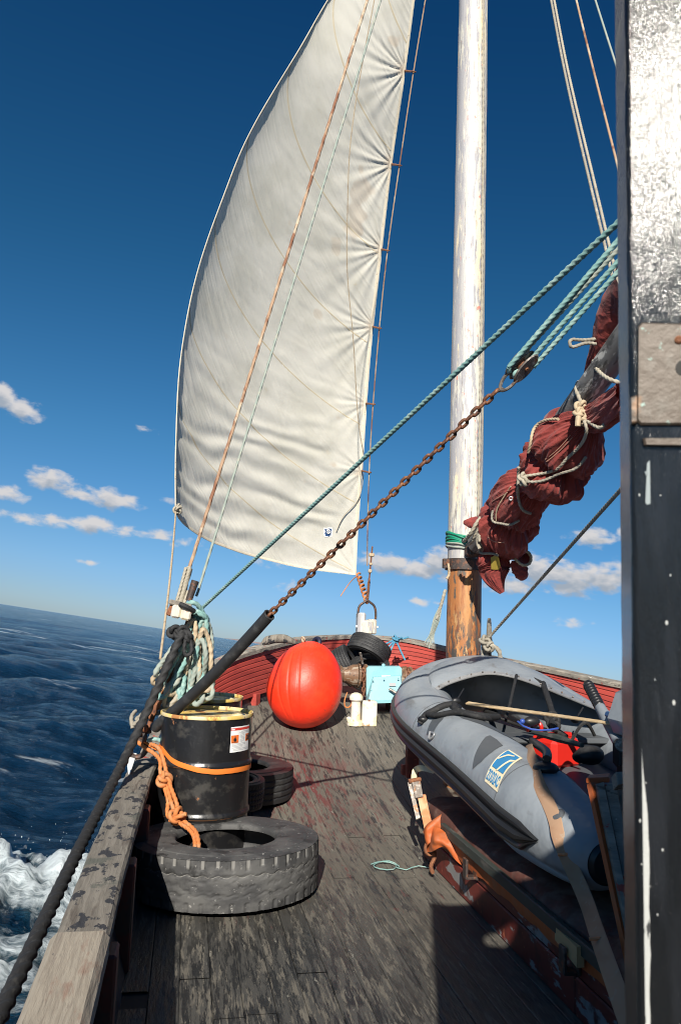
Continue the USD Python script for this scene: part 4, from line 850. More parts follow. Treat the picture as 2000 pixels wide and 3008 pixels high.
tk.part('axle', cyl(blk - ax * .045, blk + ax * .045, .010), 'rust')
tk.part('shackle', tube(spline([blk - dd * .06 + ax * .03, blk - dd * .09 + ax * .034, blk - dd * .135 + ax * .02, blk - dd * .15, blk - dd * .135 - ax * .02, blk - dd * .09 - ax * .034, blk - dd * .06 - ax * .03], 30), .0085, 8), 'block_iron')
cd_ = (blk - dd * .135) - CH1
tk.part('swivel', tube(spline([blk - dd * .135, blk - dd * .15 + cd_ * .0, CH1 + d * .02], 8), .008, 7), 'block_iron')
fall = Thing('tackle_fall', 'four parts of teal rope from the pulley block up towards the boom', 'rope', blk)
for j, (x0_, y0_, yt) in enumerate(((1494, 1078, 690), (1512, 1064, 722), (1552, 1062, 756), (1566, 1078, 786))):
    e = at(1900, yt - 84, y=2.90 + .01 * j); a = at(x0_, y0_, y=3.37 + .015 * (j % 2)); dv = (e - a) / np.linalg.norm(e - a)
    fall.part('part', rope([a, e], .0118), ('cord_teal', 'cord_pale', 'cord_teal', 'cord_teal')[j], 60)
    if j in (0, 2):
        q = blk - ax * (.0165 if j == 0 else -.0165); fall.part('bight', rope([a, blk * .35 + a * .65 - dd * .03, q - dd * .052 - wv * .02, q - dd * .056 + wv * .02, q + wv * .04, q + dd * .05 + wv * .03], .0112), 'cord_teal', 60)
# lines near and behind the mast
sing_rope('mast_halyard', 'pale halyard running down the starboard side of the white mast', 'rope', [at(1420, -420, y=6.46), at(1420, 0, y=6.46), at(1416, 800, y=6.45), at(1404, 1540, y=6.43)], .0105, 'cord_white', pitch=.07)
tl = Thing('topping_lift', 'pair of tan ropes slanting down to the boom, beside the black post', 'rope', at(1620, 0, y=5.4))
tl.part('fall', rope([at(1570, -260, y=5.9), at(1619, 0, y=5.4), at(1657, 201, y=5.0), at(1720, 482, y=4.5), at(1806, 842, y=4.0)], .0095), 'cord_grey', 60)
tl.part('fall', rope([at(1578, -260, y=5.9), at(1628, 0, y=5.38), at(1667, 201, y=5.0), at(1733, 482, y=4.48), at(1818, 842, y=3.98)], .0095), 'cord_white', 60)
sing_rope('runner_wire', 'rust-streaked wire slanting down to the black post, beside the tan pair', 'wire', [at(1640, -230, y=5.6), at(1693, 0, y=5.2), at(1820, 510, y=4.3)], .0085, 'cord_rust', lay=False)
sing_rope('runner_wire', 'short pale wire at the top, nearest the black post', 'wire', [at(1690, -190, y=5.6), at(1749, 0, y=5.2), at(1816, 210, y=4.8)], .008, 'cord_pale', lay=False)
sing_rope('boom_guy', 'taut grey rope slanting from the pin beside the mast to the post', 'rope', [at(1425, 1885, y=6.25), at(1442, 1866, y=6.2), at(1870, 1385, y=3.6)], .0115, 'cord_grey')
pn = Thing('belaying_pin', 'upright wooden belaying pin wrapped in dark rope beside the mast foot', 'pin', at(1440, 1960, y=6.3))
pn.part('pin', lathe([(.022, -.16), (.022, .0), (.030, .02), (.024, .06), (.018, .19), (.014, .22), (.0, .225)], 18, None, at(1436, 1895, y=6.3)), 'old_wood', 40)
pn.part('rail_cleat', box(at(1440, 1960, y=6.34), (.22, .10, .10), .015), 'deck_seam', 30)
pn.part('turns', join(*[rope([at(1425 + 4 * j, 1890 + 3 * j, y=6.25), at(1452 + 5 * j, 1900 + 4 * j, y=6.18), at(1472 - 4 * j, 1945, y=6.2), at(1455 - 5 * j, 1985 - 5 * j, y=6.22), at(1425 + 3 * j, 1950 + 4 * j, y=6.26)], .014, closed=True) for j in range(4)], knot(at(1424, 1884, y=6.22), .045, .014, 3, 9), knot(at(1436, 1900, y=6.2), .04, .014, 3, 12)), 'cord_grey', 60)
gr = Thing('green_lashing', 'bright green rope turns round the mast above the iron band', 'lashing', (MX, MY, ZB + .1))
g = np.random.default_rng(4)
for j in range(7):
    zc = ZB + .115 + .017 * j; a = np.linspace(0, 2 * np.pi, 60, endpoint=False); tilt = (-.05 + .018 * g.normal())
    gr.part('turn', tube(np.stack([MX + .165 * np.cos(a), MY + .165 * np.sin(a), zc - .05 * np.cos(a) * (1 + g.normal() * .35) + .008 * np.sin(3 * a + j)], 1), .009, 7, closed=True), 'cord_green' if j > 1 else 'cord_pale', 60)
fr = Thing('frayed_rope', 'frayed pale rope end dangling from the iron band on the mast', 'rope', at(1308, 1720, y=6.4))
pts = [at(1308, 1733, y=6.42), at(1296, 1775, y=6.4), at(1282, 1820, y=6.4)]
fr.part('strand', rope(pts, .014), 'cord_grey', 60)
for j in range(5): fr.part('loose_yarn', rope([pts[-2], pts[-1] + V(.012 * (j - 2), 0, 0), at(1262 + 3 * j, 1865, y=6.4 + .01 * j), at(1246 + 7 * j, 1905 - 8 * abs(j - 2), y=6.4)], .0055), 'cord_pale', 60)
fr.part('hanger', rope([at(1316, 1655, y=6.40), at(1318, 1690, y=6.40), at(1312, 1700, y=6.40)], .011), 'cord_tan', 60)
bl = Thing('blue_lashing', 'star-shaped blue cord lashing over the bow cap rail', 'lashing', at(1160, 1885, y=9.95))
c = at(1162, 1878, y=9.95)
bl.part('knot', knot(c, .05, .013, 3, 8), 'cord_blue', 60)
for px, py in ((1103, 1902), (1128, 1912), (1140, 1925), (1190, 1940), (1180, 1873), (1200, 1872)): bl.part('leg', rope([c, at((1162 + px) / 2, (1878 + py) / 2 + 2, y=9.9), at(px, py, y=9.86)], .012), 'cord_blue', 60)
kp = [at(*q, y=8.7) for q in ((770, 1893), (782, 1884), (810, 1877), (840, 1878), (866, 1888))]
single('timber_knee', 'curved weathered timber lying on the port cap rail behind the buoy', 'timber', tube(spline(kp, 20), np.interp(np.linspace(0, 1, 20), [0, .2, .7, 1], [.02, .05, .05, .025]), 10), 'old_wood', 40, kp[0])

# ---------------------------------------------------------------- drums
material('drum_black', (.011, .011, .012), .30, [dict(color=(.03, .028, .025), scale=9, lo=.52, hi=.66, detail=8, rough=.5), dict(color=(.22, .09, .035), scale=(14, 14, 9), lo=.665, hi=.69, detail=8, nr=.65, rough=.8), dict(color=(.10, .085, .05), scale=60, lo=.68, hi=.72, rough=.7)],
         [dict(scale=12, dist=.003, detail=5)], coat=.25)
material('drum_yellow', (.66, .46, .12), .55, [dict(color=(.60, .50, .30), scale=7, lo=.45, hi=.6), dict(color=(.36, .16, .05), scale=(9, 9, 4), lo=.53, hi=.60, detail=8, nr=.65, rough=.8), dict(color=(.10, .05, .03), scale=22, lo=.65, hi=.68, detail=6)], [dict(scale=40, dist=.0015)])
material('drum_chime', (.17, .075, .03), .75, [dict(color=(.02, .02, .02), scale=20, lo=.45, hi=.55)])
material('strap_orange', (.68, .17, .02), .7, (), [dict(scale=300, dist=.0005)])
material('label_red', (.60, .05, .035), .5); material('label_orange', (.75, .16, .03), .5); material('label_black', (.02, .02, .02), .5); material('label_grey', (.33, .33, .34), .5)
def drum(c, label, base):
    t = Thing('oil_drum', label, 'drum', c, 'black oil drums by the port rail'); R = .285; prof = [(.27, .012), (.292, .0), (.292, .022), (R, .03)]
    for zc in (.29, .585): prof += [(R, zc - .03), (R + .004, zc - .016), (R + .011, zc - .006), (R + .011, zc + .006), (R + .004, zc + .016), (R, zc + .03)]
    prof += [(R, .845), (R, .862)]
    t.part('body', lathe(prof, 72, None, c), 'drum_black', 40)
    for zc in (.29, .585): t.part('hoop_rust', lathe([(R + .0065, zc - .0125), (R + .0118, zc - .0075), (R + .0122, zc - .006)], 72, None, c, cap=False), 'drum_chime', 40)
    t.part('chime', lathe([(R, .858), (.293, .862), (.295, .872), (.292, .882), (.283, .882), (.279, .874), (.277, .855)], 72, None, c, cap=False), 'drum_yellow', 50)
    ld = t.part('lid', lathe([(.0, .862), (.20, .8625), (.215, .860), (.235, .860), (.245, .8625), (.278, .858)], 72, None, c, cap=False), 'drum_yellow', 30)
    for a, r_, rr in ((-.45, .205, .035), (2.6, .205, .022)):
        q = c + V(math.cos(a) * r_, math.sin(a) * r_, .862); t.part('bung', lathe([(rr * 1.25, 0), (rr * 1.25, .006), (rr, .007), (rr, .013), (rr * .75, .014), (rr * .7, .009), (0, .009)], 24, None, q), 'drum_yellow', 30, ld)
    return t
D1, D2 = V(.158, 5.205, 0), V(.14, 5.93, float(deck_z(5.93)) - .075)
D2[2] = float(deck_z(5.64)) 
dr = drum(D1, 'nearer black oil drum with yellow lid, white hazard label and orange strap', 1)
drum(D2, 'farther black oil drum with yellow lid, half hidden behind the labelled one', 2)
def cyl_patch(a0, a1, z0, z1, r, n=10):              # a patch on the nearer drum; angles from straight aft, positive to starboard
    a = np.linspace(a0, a1, n); P_ = np.stack([np.stack([D1[0] + r * np.sin(a), D1[1] - r * np.cos(a), np.full(n, z)], 1) for z in (z0, z1)], 0); v, f = tri(grid(P_))
    return (v, f) if (normals(v, f) @ V(.5, -1, 0)).mean() > 0 else (v, f[:, ::-1])
def on_drum(px, py):
    r = ray(px, py); o = EYE - D1; a_ = r[0]**2 + r[1]**2; b_ = o[0] * r[0] + o[1] * r[1]; c_ = o[0]**2 + o[1]**2 - .286**2; t = (-b_ - math.sqrt(max(b_ * b_ - a_ * c_, 0))) / a_; q = EYE + r * t
    return math.atan2(q[0] - D1[0], -(q[1] - D1[1])), q[2]
a0, z1 = on_drum(679, 2137); a1 = a0 + .62; z0 = z1 - .152; lb = dr.part('hazard_label', cyl_patch(a0, a1, z0, z1, .2862, 16), 'label_white', True)
W_, H_ = a1 - a0, z1 - z0
def lab(x0, y0, x1, y1, m, name, lift=.0006): dr.part(name, cyl_patch(a0 + W_ * x0, a0 + W_ * x1, z0 + H_ * (1 - y1), z0 + H_ * (1 - y0), .2862 + lift, 6), m, True, lb)
lab(.0, .05, 1, .15, 'label_red', 'header_stripe'); lab(.02, .085, .16, .125, 'label_white', 'header_print', .0010)
lab(.02, .33, .36, .64, 'label_orange', 'hazard_square'); lab(.74, .33, .98, .62, 'label_orange', 'hazard_square')
def flame(cx, cy, s):
    from shapely.geometry import Polygon as Pg
    pts = [(0, -.42), (.22, -.40), (.30, -.18), (.20, .02), (.16, -.06), (.10, .20), (-.02, .45), (-.05, .15), (-.16, -.02), (-.20, .10), (-.30, -.16), (-.20, -.40)]
    m = trimesh.creation.extrude_polygon(Pg(pts), .02, engine='earcut'); v = np.asarray(m.vertices); a = a0 + W_ * (cx + v[:, 0] * s); z = z0 + H_ * (1 - cy) + v[:, 1] * s * .19; r = .2870 + v[:, 2] * .02
    return np.stack([D1[0] + r * np.sin(a), D1[1] - r * np.cos(a), z], 1), m.faces
dr.part('flame_symbol', flame(.19, .46, .24), 'label_black', False, lb); lab(.06, .595, .32, .615, 'label_black', 'symbol_line', .0010)
for sx in (-1, 1):
    q = [(.86 + sx * .075 * k, .47 - .10 * k) for k in (-1, 1)]; P_ = [np.array([D1[0] + .2874 * math.sin(a0 + W_ * x), D1[1] - .2874 * math.cos(a0 + W_ * x), z0 + H_ * (1 - y)]) for x, y in q]
    dr.part('cross_symbol', tube(np.array(P_), .003, 5), 'label_black', 40, lb)
g = np.random.default_rng(9)
for k, y in enumerate(np.linspace(.20, .92, 15)):
    if y < .30: lab(.30 + .2 * g.random(), y, .95, y + .012, 'label_grey', 'print_line')
    elif y < .64: lab(.42, y, .55 + .14 * g.random(), y + .012, 'label_grey', 'print_line')
    else: lab(.06 if y < .85 else .12, y, .55 + .4 * g.random(), y + .014, 'label_grey', 'print_line')
sp = [(471, 2207), (487, 2219), (503, 2231), (525, 2243), (551, 2252), (583, 2262), (634, 2268), (693, 2262), (733, 2249)]
aa = np.array([on_drum(max(px, 484), py) for px, py in sp]); aa[0] = (aa[2][0] - .35, aa[2][1] + .045); aa[1] = (aa[2][0] - .16, aa[2][1] + .022)
tt = np.linspace(aa[0, 0] - .5, aa[-1, 0] + 1.0, 60); zz = np.interp(tt, aa[:, 0], aa[:, 1]); r_ = .2885 + .012 * np.exp(-((zz - .585) / .03) ** 2)
G = np.stack([np.stack([D1[0] + rr * np.sin(tt), D1[1] - rr * np.cos(tt), zz + dz], 1) for rr, dz in ((r_ - .002, -.015), (r_ + .001, -.015), (r_ + .001, .015), (r_ - .002, .015))], 1)
v, f = tri(grid(G)); f = f if (normals(v, f).reshape(G.shape)[30, 1:3] @ V(math.sin(tt[30]), -math.cos(tt[30]), 0)).mean() > 0 else f[:, ::-1]
st = Thing('drum_strap', 'orange webbing strap round the nearer oil drum, made fast to the rail', 'strap', D1)
st.part('webbing', (v, f), 'strap_orange', True)
e0 = G[0].mean(0); st.part('tail', tube(spline([e0, at(470, 2205, y=5.15), at(440, 2190, y=5.22), at(425, 2180, y=5.25)], 14), .014, 8, flat=.0025, up=(0, 0, 1)), 'strap_orange', 40)

# ---------------------------------------------------------------- tyres
material('tyre_rubber', (.038, .038, .039), .75, [dict(color=(.078, .077, .075), scale=(6, 6, 9), lo=.42, hi=.62, detail=8), dict(color=(.018, .018, .018), scale=9, lo=.55, hi=.65, detail=7, loc=(4, 4, 2)), dict(color=(.20, .195, .185), scale=(34, 34, 40), lo=.615, hi=.65, detail=8, nr=.68),
         dict(color=(.17, .165, .155), attr='groove', lo=.3, hi=.8)], [dict(scale=(70, 70, 60), dist=.0009, detail=6)])
material('tyre_dark', (.016, .016, .017), .6, [dict(color=(.035, .035, .035), scale=8, lo=.5, hi=.65), dict(color=(.09, .085, .075), scale=40, lo=.66, hi=.7), dict(color=(.10, .10, .10), attr='groove', lo=.3, hi=.9)], [dict(scale=60, dist=.0015)])
def tyre(label, c, R, hole, w, axis, mat, notches=0, kind='block', n=220, group='old tyres lying about the deck', squash=(0, 0), waves=40):
    """axis: out of the side that is seen; c: its middle."""
    F = frame(axis); h = w / 2; sh = R * .09
    # half section from the inner bead over the sidewall to the middle of the tread
    sec = [(hole, -h * .70), (hole, -h * .86), (hole + .012, -h * .93), (hole + .03, -h * .955), (hole + .034, -h * .93), (hole + (R - hole) * .42, -h), (hole + (R - hole) * .70, -h * .99), (hole + (R - hole) * .72, -h * .965), (R - sh * 1.4, -h * .95), (R - sh * .62, -h * .935), (R - sh * .10, -h * .905)]
    tread = [(R + .002 - .004 * (abs(z) / h) ** 2, z) for z in np.linspace(-h * .90, h * .90, 44)]
    inner = [(hole + .012, h * .66), (R - .07, h * .72), (R - .03, h * .3), (R - .03, -h * .3), (R - .07, -h * .72), (hole + .012, -h * .66)]
    a = np.arange(n) * 2 * np.pi / n
    def sweep(prof, disp=None):
        q = np.asarray(prof, float); rr = np.repeat(q[:, :1], n, 1); zz = np.repeat(q[:, 1:], n, 1); gv = np.zeros_like(rr)
        if disp is not None: rr, gv = disp(rr, zz, a[None])
        rr = rr * (1 + squash[0] * np.cos(2 * a + squash[1])[None]) + (fbm(np.stack([np.cos(a) * 3 + q[:, :1] * 5, np.sin(a) * 3 + 0 * q[:, :1], zz * 8], -1), 3, 5) - .5) * .003
        P_ = np.stack([rr * np.cos(a), rr * np.sin(a), zz], -1); v, f = tri(grid(P_, closed_v=True)); return move((v, f), F, c), gv.ravel()
    def fix(m, ref):
        v, f = m; nn = normals(v, f); o = v - c; ax_ = F[:, 2]; rad = o - np.outer(o @ ax_, ax_); rad /= np.linalg.norm(rad, axis=1, keepdims=True)
        k = np.einsum('ij,ij->i', nn, rad) if ref in ('out', 'in') else nn @ ax_ * ref
        return (v, f) if (k.mean() > 0) == (ref != 'in') else (v, f[:, ::-1])
    t = Thing('tyre', label, 'tyre', c, group)
    def tr(rr, zz, A):
        gv = np.zeros_like(rr)
        if kind == 'truck':                          # worn lorry tread: a wavy groove and notched shoulders
            for z0_ in (.34, -.30):
                gz = z0_ * h + .006 * np.sin(A * waves * 1.0 + z0_) ; k = np.exp(-((zz - gz) / .004) ** 2); rr = rr - .004 * k; gv = np.maximum(gv, k * .8 * (z0_ > 0))
            no = (np.abs(((A * notches / (2 * np.pi)) % 1) - .5) < .11); up_ = no & (zz > h * (.58 + .08 * np.sin(A * 13))); lo_ = no & (zz < -h * .60); rr = rr - .006 * (up_ | lo_); gv = np.maximum(gv, up_ * .9 * np.clip((zz / h - .45) * 4, 0, 1))
            rr = rr - .004 * ss(fbm(np.stack([np.cos(A) * 11 + 0 * zz, np.sin(A) * 11 + 0 * zz, zz * 45], -1), 4, 4), .52, .66) * (np.abs(zz) < h * .4)
        elif kind == 'car':
            for z0_ in (-.5, -.17, .17, .5): rr = rr - .006 * (np.abs(zz - z0_ * h) < .006)
            no = (np.abs(((A * notches / (2 * np.pi) + zz * 3.0) % 1) - .5) < .10) & (np.abs(zz) < h * .74); rr = rr - .005 * no; gv = no * .7
        elif kind == 'rib':
            for z0_ in (-.55, -.2, .2, .55): rr = rr - .007 * (np.abs(zz - z0_ * h - .003 * np.sin(A * 60)) < .005); gv = np.maximum(gv, .45 * (np.abs(zz - z0_ * h - .003 * np.sin(A * 60)) < .005))
        return rr, gv
    m, gv = sweep(tread, tr); t.part('tread', fix(m, 'out'), mat, True, attrs={'groove': gv})
    up_ = [(r, -z) for r, z in sec][::-1]
    m, gv = sweep(up_); t.part('sidewall', fix(m, 1), mat, True, attrs={'groove': gv}); m, gv = sweep(sec); t.part('sidewall', fix(m, -1), mat, True, attrs={'groove': gv})
    m, gv = sweep(inner); t.part('lining', fix(m, 'in'), 'tyre_dark', True, attrs={'groove': gv})
    return t
n_ = V(-.01, .03, 1.0); n_ /= np.linalg.norm(n_)
tyre('large worn lorry tyre lying flat on the deck with orange rope through it', V(.285, 4.64, .142), .515, .275, .272, n_, 'tyre_rubber', 42, 'truck', n=504, squash=(.012, .5))
tyre('dark ribbed lorry tyre lying behind the oil drums', V(.47, 6.42, float(deck_z(6.4)) + .12), .42, .22, .24, V(.03, -.02, 1), 'tyre_dark', 50, 'rib')
tyre('small car tyre with bright tread, wedged between drum and ribbed tyre', V(.41, 5.72, .275), .185, .10, .20, V(.05, -.08, 1), 'tyre_dark', 40, 'car', n=160)
tyre('tilted black tyre leaning on the bow bulwark above the windlass', at(1082, 1913, y=9.45), .265, .165, .215, V(.46, .34, .82), 'tyre_dark', 60, 'rib')
tyre('black tyre propped upright in the bow, just right of the buoy', at(1020, 1955, y=9.3), .24, .14, .19, V(.75, -.30, .50), 'tyre_dark', 60, 'rib')
tyre('black tyre mostly hidden behind the blue windlass housing', at(1085, 1975, y=9.3), .25, .15, .20, V(-.2, -.55, .8), 'tyre_dark', 60, 'rib')
rA = [(396, 2174, 5.27), (434, 2202, 5.2), (471, 2238, 5.08), (472, 2271, 5.02), (484, 2293, 4.98), (485, 2318, 4.93), (494, 2354, 4.88), (493, 2396, 4.82), (509, 2410, 4.8), (530, 2400, 4.76), (547, 2393, 4.74)]
rB = [(443, 2187, 5.2), (466, 2199, 5.12), (485, 2253, 5.02), (503, 2318, 4.9), (522, 2384, 4.8), (520, 2408, 4.77), (551, 2434, 4.70), (571, 2463, 4.62), (573, 2500, 4.53), (573, 2560, 4.50)]
rC = [(488, 2296, 4.97), (499, 2345, 4.87), (517, 2390, 4.80), (536, 2410, 4.77), (566, 2434, 4.70), (580, 2458, 4.62), (584, 2500, 4.54), (584, 2560, 4.51)]
ot = Thing('orange_rope', 'orange knotted rope from the port rail ring down into the near tyre', 'rope', at(396, 2174, y=5.27))
for q in (rA, rB, rC): ot.part('strand', rope([at(a, b, y=c_) for a, b, c_ in q], .0125), 'cord_orange', 60)
ot.part('knot', join(knot(at(484, 2296, y=4.95), .042, .014, 3, 2), knot(at(482, 2287, y=4.95), .034, .013, 3, 8)), 'cord_orange', 60)
ot.part('knot', join(knot(at(520, 2398, y=4.77), .045, .0135, 3, 5), rope([at(500, 2412, y=4.77), at(520, 2402, y=4.73), at(546, 2392, y=4.73)], .0125)), 'cord_orange', 60)

# ---------------------------------------------------------------- the red buoy
material('buoy_red', (.93, .032, .008), .46, [dict(color=(.92, .055, .016), scale=3, lo=.4, hi=.7), dict(color=(.45, .05, .03), scale=(26, 26, 26), lo=.60, hi=.70, detail=7, amount=.7), dict(color=(.62, .04, .015), scale=5, lo=.56, hi=.72, amount=.6)], [dict(scale=40, dist=.0006), dict(scale=6, dist=.006)])
def buoy():
    y0 = 7.85; base = at(890, 2113, y=y0); R = .372; base[2] = float(deck_z(y0)); n, k = 360, 110
    topd = at(930, 1886, y=y0 + .05) - (base + V(0, 0, R)); H = np.linalg.norm(topd); F = frame(topd)
    t = Thing('mooring_buoy', 'large glossy orange-red inflatable buoy with dark blue top', 'buoy', base)
    cc = base + V(0, 0, R)
    th = np.linspace(0, math.pi * .975, k); th = th[::-1]                              # 0 at the top
    r = R * np.sin(th); z = R * np.cos(th)
    up_ = z > 0; z = np.where(up_, z * H / R * .985, z); r = np.where(up_, R * (np.clip(1 - (np.clip(z, 0, H) / H) ** 2.0, 0, 1)) ** .56, r)
    a = np.arange(n) * 2 * np.pi / n; Rm = np.repeat(r[:, None], n, 1)
    A0 = 0
    P_ = np.stack([Rm * np.cos(a), Rm * np.sin(a), np.repeat(z[:, None], n, 1)], -1)
    # moulded ribs: shallow grooves in vertical planes that run over the top
    Q = P_ @ F.T; sx = (Q @ RIGHT) / np.maximum(Rm, .02) * R
    for g_ in (-.235, -.14, -.04): 
        dgr = np.exp(-((sx - g_) / .010) ** 2) * ss(P_[..., 2], -R * .93, -R * .55) * (1 - ss(P_[..., 2], R * .75, R * .95)); P_ = P_ * (1 - .017 * dgr[..., None])
    v, f = tri(grid(P_, closed_v=True)); v = v @ F.T + cc; f = f[:, ::-1] if _inward(v - cc, f) else f
    t.part('body', (v, f), 'buoy_red', True)
    T = cc + F[:, 2] * H * .93
    t.part('collar', lathe([(.115, -.055), (.10, -.015), (.065, .015), (.045, .02)], 28, F, T), 'navy', 40)
    t.part('eye', move(tube(np.stack([np.cos(np.linspace(-.4, math.pi + .4, 22)) * .055, 0 * np.linspace(0, 1, 22), np.sin(np.linspace(-.4, math.pi + .4, 22)) * .05 + .02], 1), .022, 10), F, T), 'navy', 40)
    t.part('eye_rim', move(ring((0, -.022, .035), .026, .008, (0, 1, 0)), F, T), 'cord_tan', 40)
    t.part('rope_tail', knot(T + V(-.13, 0, .05), .03, .009, 3, 3), 'cord_tan', 60)
    t.part('valve', ball(cc + F @ V(*((.03 + .0) * F.T @ RIGHT)) if False else cc + (-FWD * .94 - UP * .30 + RIGHT * .08) * R * .985, .006), 'label_black')
buoy()

# ---------------------------------------------------------------- the windlass and the bitts in front of it
material('windlass_blue', (.22, .45, .49), .42, [dict(color=(.27, .50, .54), scale=4, lo=.4, hi=.7), dict(color=(.30, .17, .09), scale=30, lo=.70, hi=.73, detail=7)], [dict(scale=14, dist=.001)], coat=.2)
material('brown_drum', (.16, .085, .045), .6, [dict(color=(.30, .24, .18), scale=(8, 30, 30), lo=.5, hi=.62), dict(color=(.06, .035, .025), scale=20, lo=.55, hi=.65)], [dict(scale=40, dist=.002)])
material('white_bitt', (.62, .60, .54), .55, [dict(color=(.62, .36, .15), scale=(10, 10, 6), lo=.56, hi=.63, detail=8), dict(color=(.70, .58, .36), scale=8, lo=.5, hi=.6, loc=(3, 1, 1)), dict(color=(.30, .17, .10), scale=26, lo=.66, hi=.70)], [dict(scale=24, dist=.004, detail=7)])
def windlass():
    yw = 8.25; W = Thing('anchor_windlass', 'pale blue windlass housing with rusty chain wheels on both sides', 'windlass', at(1130, 2120, y=yw))
    q = lambda px, py, dy=0.0: at(px, py, y=yw + dy)
    # housing: sloping front panel between shaped sides
    cs = []
    def block(front, back, name, mat, under=None, b=6):
        pts = []
        for (x0_, y0_, x1_, y1_, dy) in (front, back):
            for px, py in ((x0_ + b, y0_), (x1_ - b, y0_), (x1_, y0_ + b), (x1_, y1_ - b), (x1_ - b, y1_), (x0_ + b, y1_), (x0_, y1_ - b), (x0_, y0_ + b)): pts.append(q(px, py, dy))
        return W.part(name, hull(pts), mat, 30, under)
    block((1076, 1958, 1180, 2058, .05), (1074, 1956, 1178, 2052, .42), 'housing', 'windlass_blue')
    fr_ = [q(1097, 1990, -.0), q(1176, 1986, -.0), q(1184, 2058, -.09), q(1082, 2060, -.09)]
    pl = W.part('front_panel', hull(fr_ + [p + V(0, .12, 0) for p in fr_] + [q(1094, 1987, .06), q(1178, 1983, .06)]), 'windlass_blue', 30)
    W.part('bottom_lip', slab([q(1080, 2058, -.11), q(1186, 2056, -.11), q(1186, 2064, -.11), q(1080, 2066, -.11)], .03), 'windlass_blue', 30)
    W.part('badge', slab([q(1143, 2007, -.045), q(1163, 2007, -.045), q(1163, 2016, -.055), q(1143, 2016, -.055)][::-1], .004), 'label_grey', 30, pl)
    W.part('crest_plate', slab([q(1121, 1984, .035), q(1146, 1984, .035), q(1146, 1990, .03), q(1121, 1990, .03)][::-1], .006), 'label_white', 30)
    W.part('lever', tube(np.array([q(1143, 2024, -.09), q(1155, 2031, -.11), q(1170, 2041, -.13)]), .014, 8), 'block_iron', 40, pl)
    W.part('grease_cap', ball(q(1126, 1955, .15), .02), 'windlass_blue')
    for px, py in ((1096, 1998), (1128, 1994), (1170, 1993), (1092, 2052), (1130, 2054), (1180, 2050), (1174, 2025), (1090, 2028)): W.part('bolt_head', ball(q(px, py, -.055), .009, 1), 'windlass_blue', 40, pl)
    X = V(1, 0, -.035); X /= np.linalg.norm(X); c0 = q(1128, 1990, .22); Fx = frame(X)
    def side(sgn, prof, name, mat, n=28, under=None):
        p_ = [(r, sgn * z) for r, z in prof]; p_ = p_ if sgn > 0 else p_[::-1]
        return W.part(name, lathe(p_, n, Fx, c0), mat, 40, under)
    for sgn, sc in ((-1, 1.0), (1, .96)):
        side(sgn, [(.05, .10), (.115, .20), (.13, .205), (.13, .222), (.10, .235), (.085, .25), (.10, .262), (.13, .28), (.13, .298), (.08, .30)], 'chain_wheel', 'brown_drum')
        side(sgn, [(.06, .30), (.105, .31), (.10, .33), (.075, .38), (.066, .42), (.075, .455), (.095, .468), (.095, .48), (.05, .482)] if sgn > 0 else [(.06, .30), (.12, .31), (.115, .36), (.085, .42), (.08, .46), (.10, .485), (.10, .50), (.05, .502)], 'warping_drum', 'brown_drum')
        side(sgn, [(.022, .48), (.022, .53), (.012, .532)], 'shaft_end', 'rust')
        F2 = Fx
        for k in range(9):                           # chain lying over the wheel, then hanging down in front of it
            a = math.radians(110 - 25 * k) if k < 6 else None
            if a is not None:
                p_ = c0 + X * sgn * .25 + V(0, -.11 * math.cos(a - math.pi / 2) if False else -.112 * math.sin(math.radians(25 * k - 20)), .112 * math.cos(math.radians(25 * k - 20))); dl = V(0, -math.cos(math.radians(25 * k - 20)), -math.sin(math.radians(25 * k - 20)))
            else: p_ = c0 + X * sgn * .25 + V(0, -.112, -.045 * (k - 4)); dl = V(0, 0, -1)
            W.part('chain_link', link(p_, dl, X if k % 2 else np.cross(X, dl), .072, .050, .011), 'chain_rust', 60)
    W.part('brake_lever', tube(np.array([q(1065, 1950, .1), q(1058, 1918, .05)]), .014, 8), 'block_iron')
    for px in (1150, 1166, 1180): W.part('leg', cyl(q(px, 2062, .0), V(*q(px, 2062, .0)[:2], float(deck_z(yw)) - .0), .014), 'rust')
    W.part('leg_block', box(q(1165, 2090, .25), (.22, .16, .25), .01), 'deck_seam', 30)
    b = Thing('mooring_bitt', 'rust-stained white iron bitt with a domed head in front of the windlass', 'bollard', at(1044, 2112, y=7.95)); c1 = at(1044, 2113, y=7.95); zd = float(deck_z(7.95))
    hgt = at(1044, 2038, y=7.95)[2] - zd
    b.part('post', lathe([(.052, 0), (.050, hgt * .2), (.048, hgt * .75), (.050, hgt * .78)], 28, None, (c1[0], 7.95, zd)), 'white_bitt', 40); b.part('head', lathe([(.050, hgt * .74), (.068, hgt * .80), (.070, hgt * .9), (.050, hgt * .99), (.02, hgt * 1.03), (0, hgt * 1.035)], 28, None, (c1[0], 7.95, zd)), 'white_bitt', 40)
    b.part('foot_flange', lathe([(.085, -.01), (.085, .018), (.060, .04), (.052, .045)], 28, None, (c1[0], 7.95, zd)), 'white_bitt', 40)
    b.part('foot_lug', box((c1[0] - .07, 7.93, zd + .045), (.045, .05, .06), .01, rot((0, 1, 0), -20)), 'white_bitt', 30)
    w2 = at(1087, 2122, y=7.9); zt = at(1087, 2062, y=7.9)[2]; zd2 = float(deck_z(7.9))
    b2 = Thing('windlass_pedestal', 'square white block standing under the blue windlass housing', 'block', w2)
    b2.part('block', box((w2[0], 7.98, (zt + zd2) / 2), (.150, .15, zt - zd2), .008, rot((0, 0, 1), -4)), 'white_bitt', 30); b2.part('bolt', cyl((w2[0] - .01, 7.93, zt - .005), (w2[0] - .01, 7.93, zt + .02), .012), 'rust')
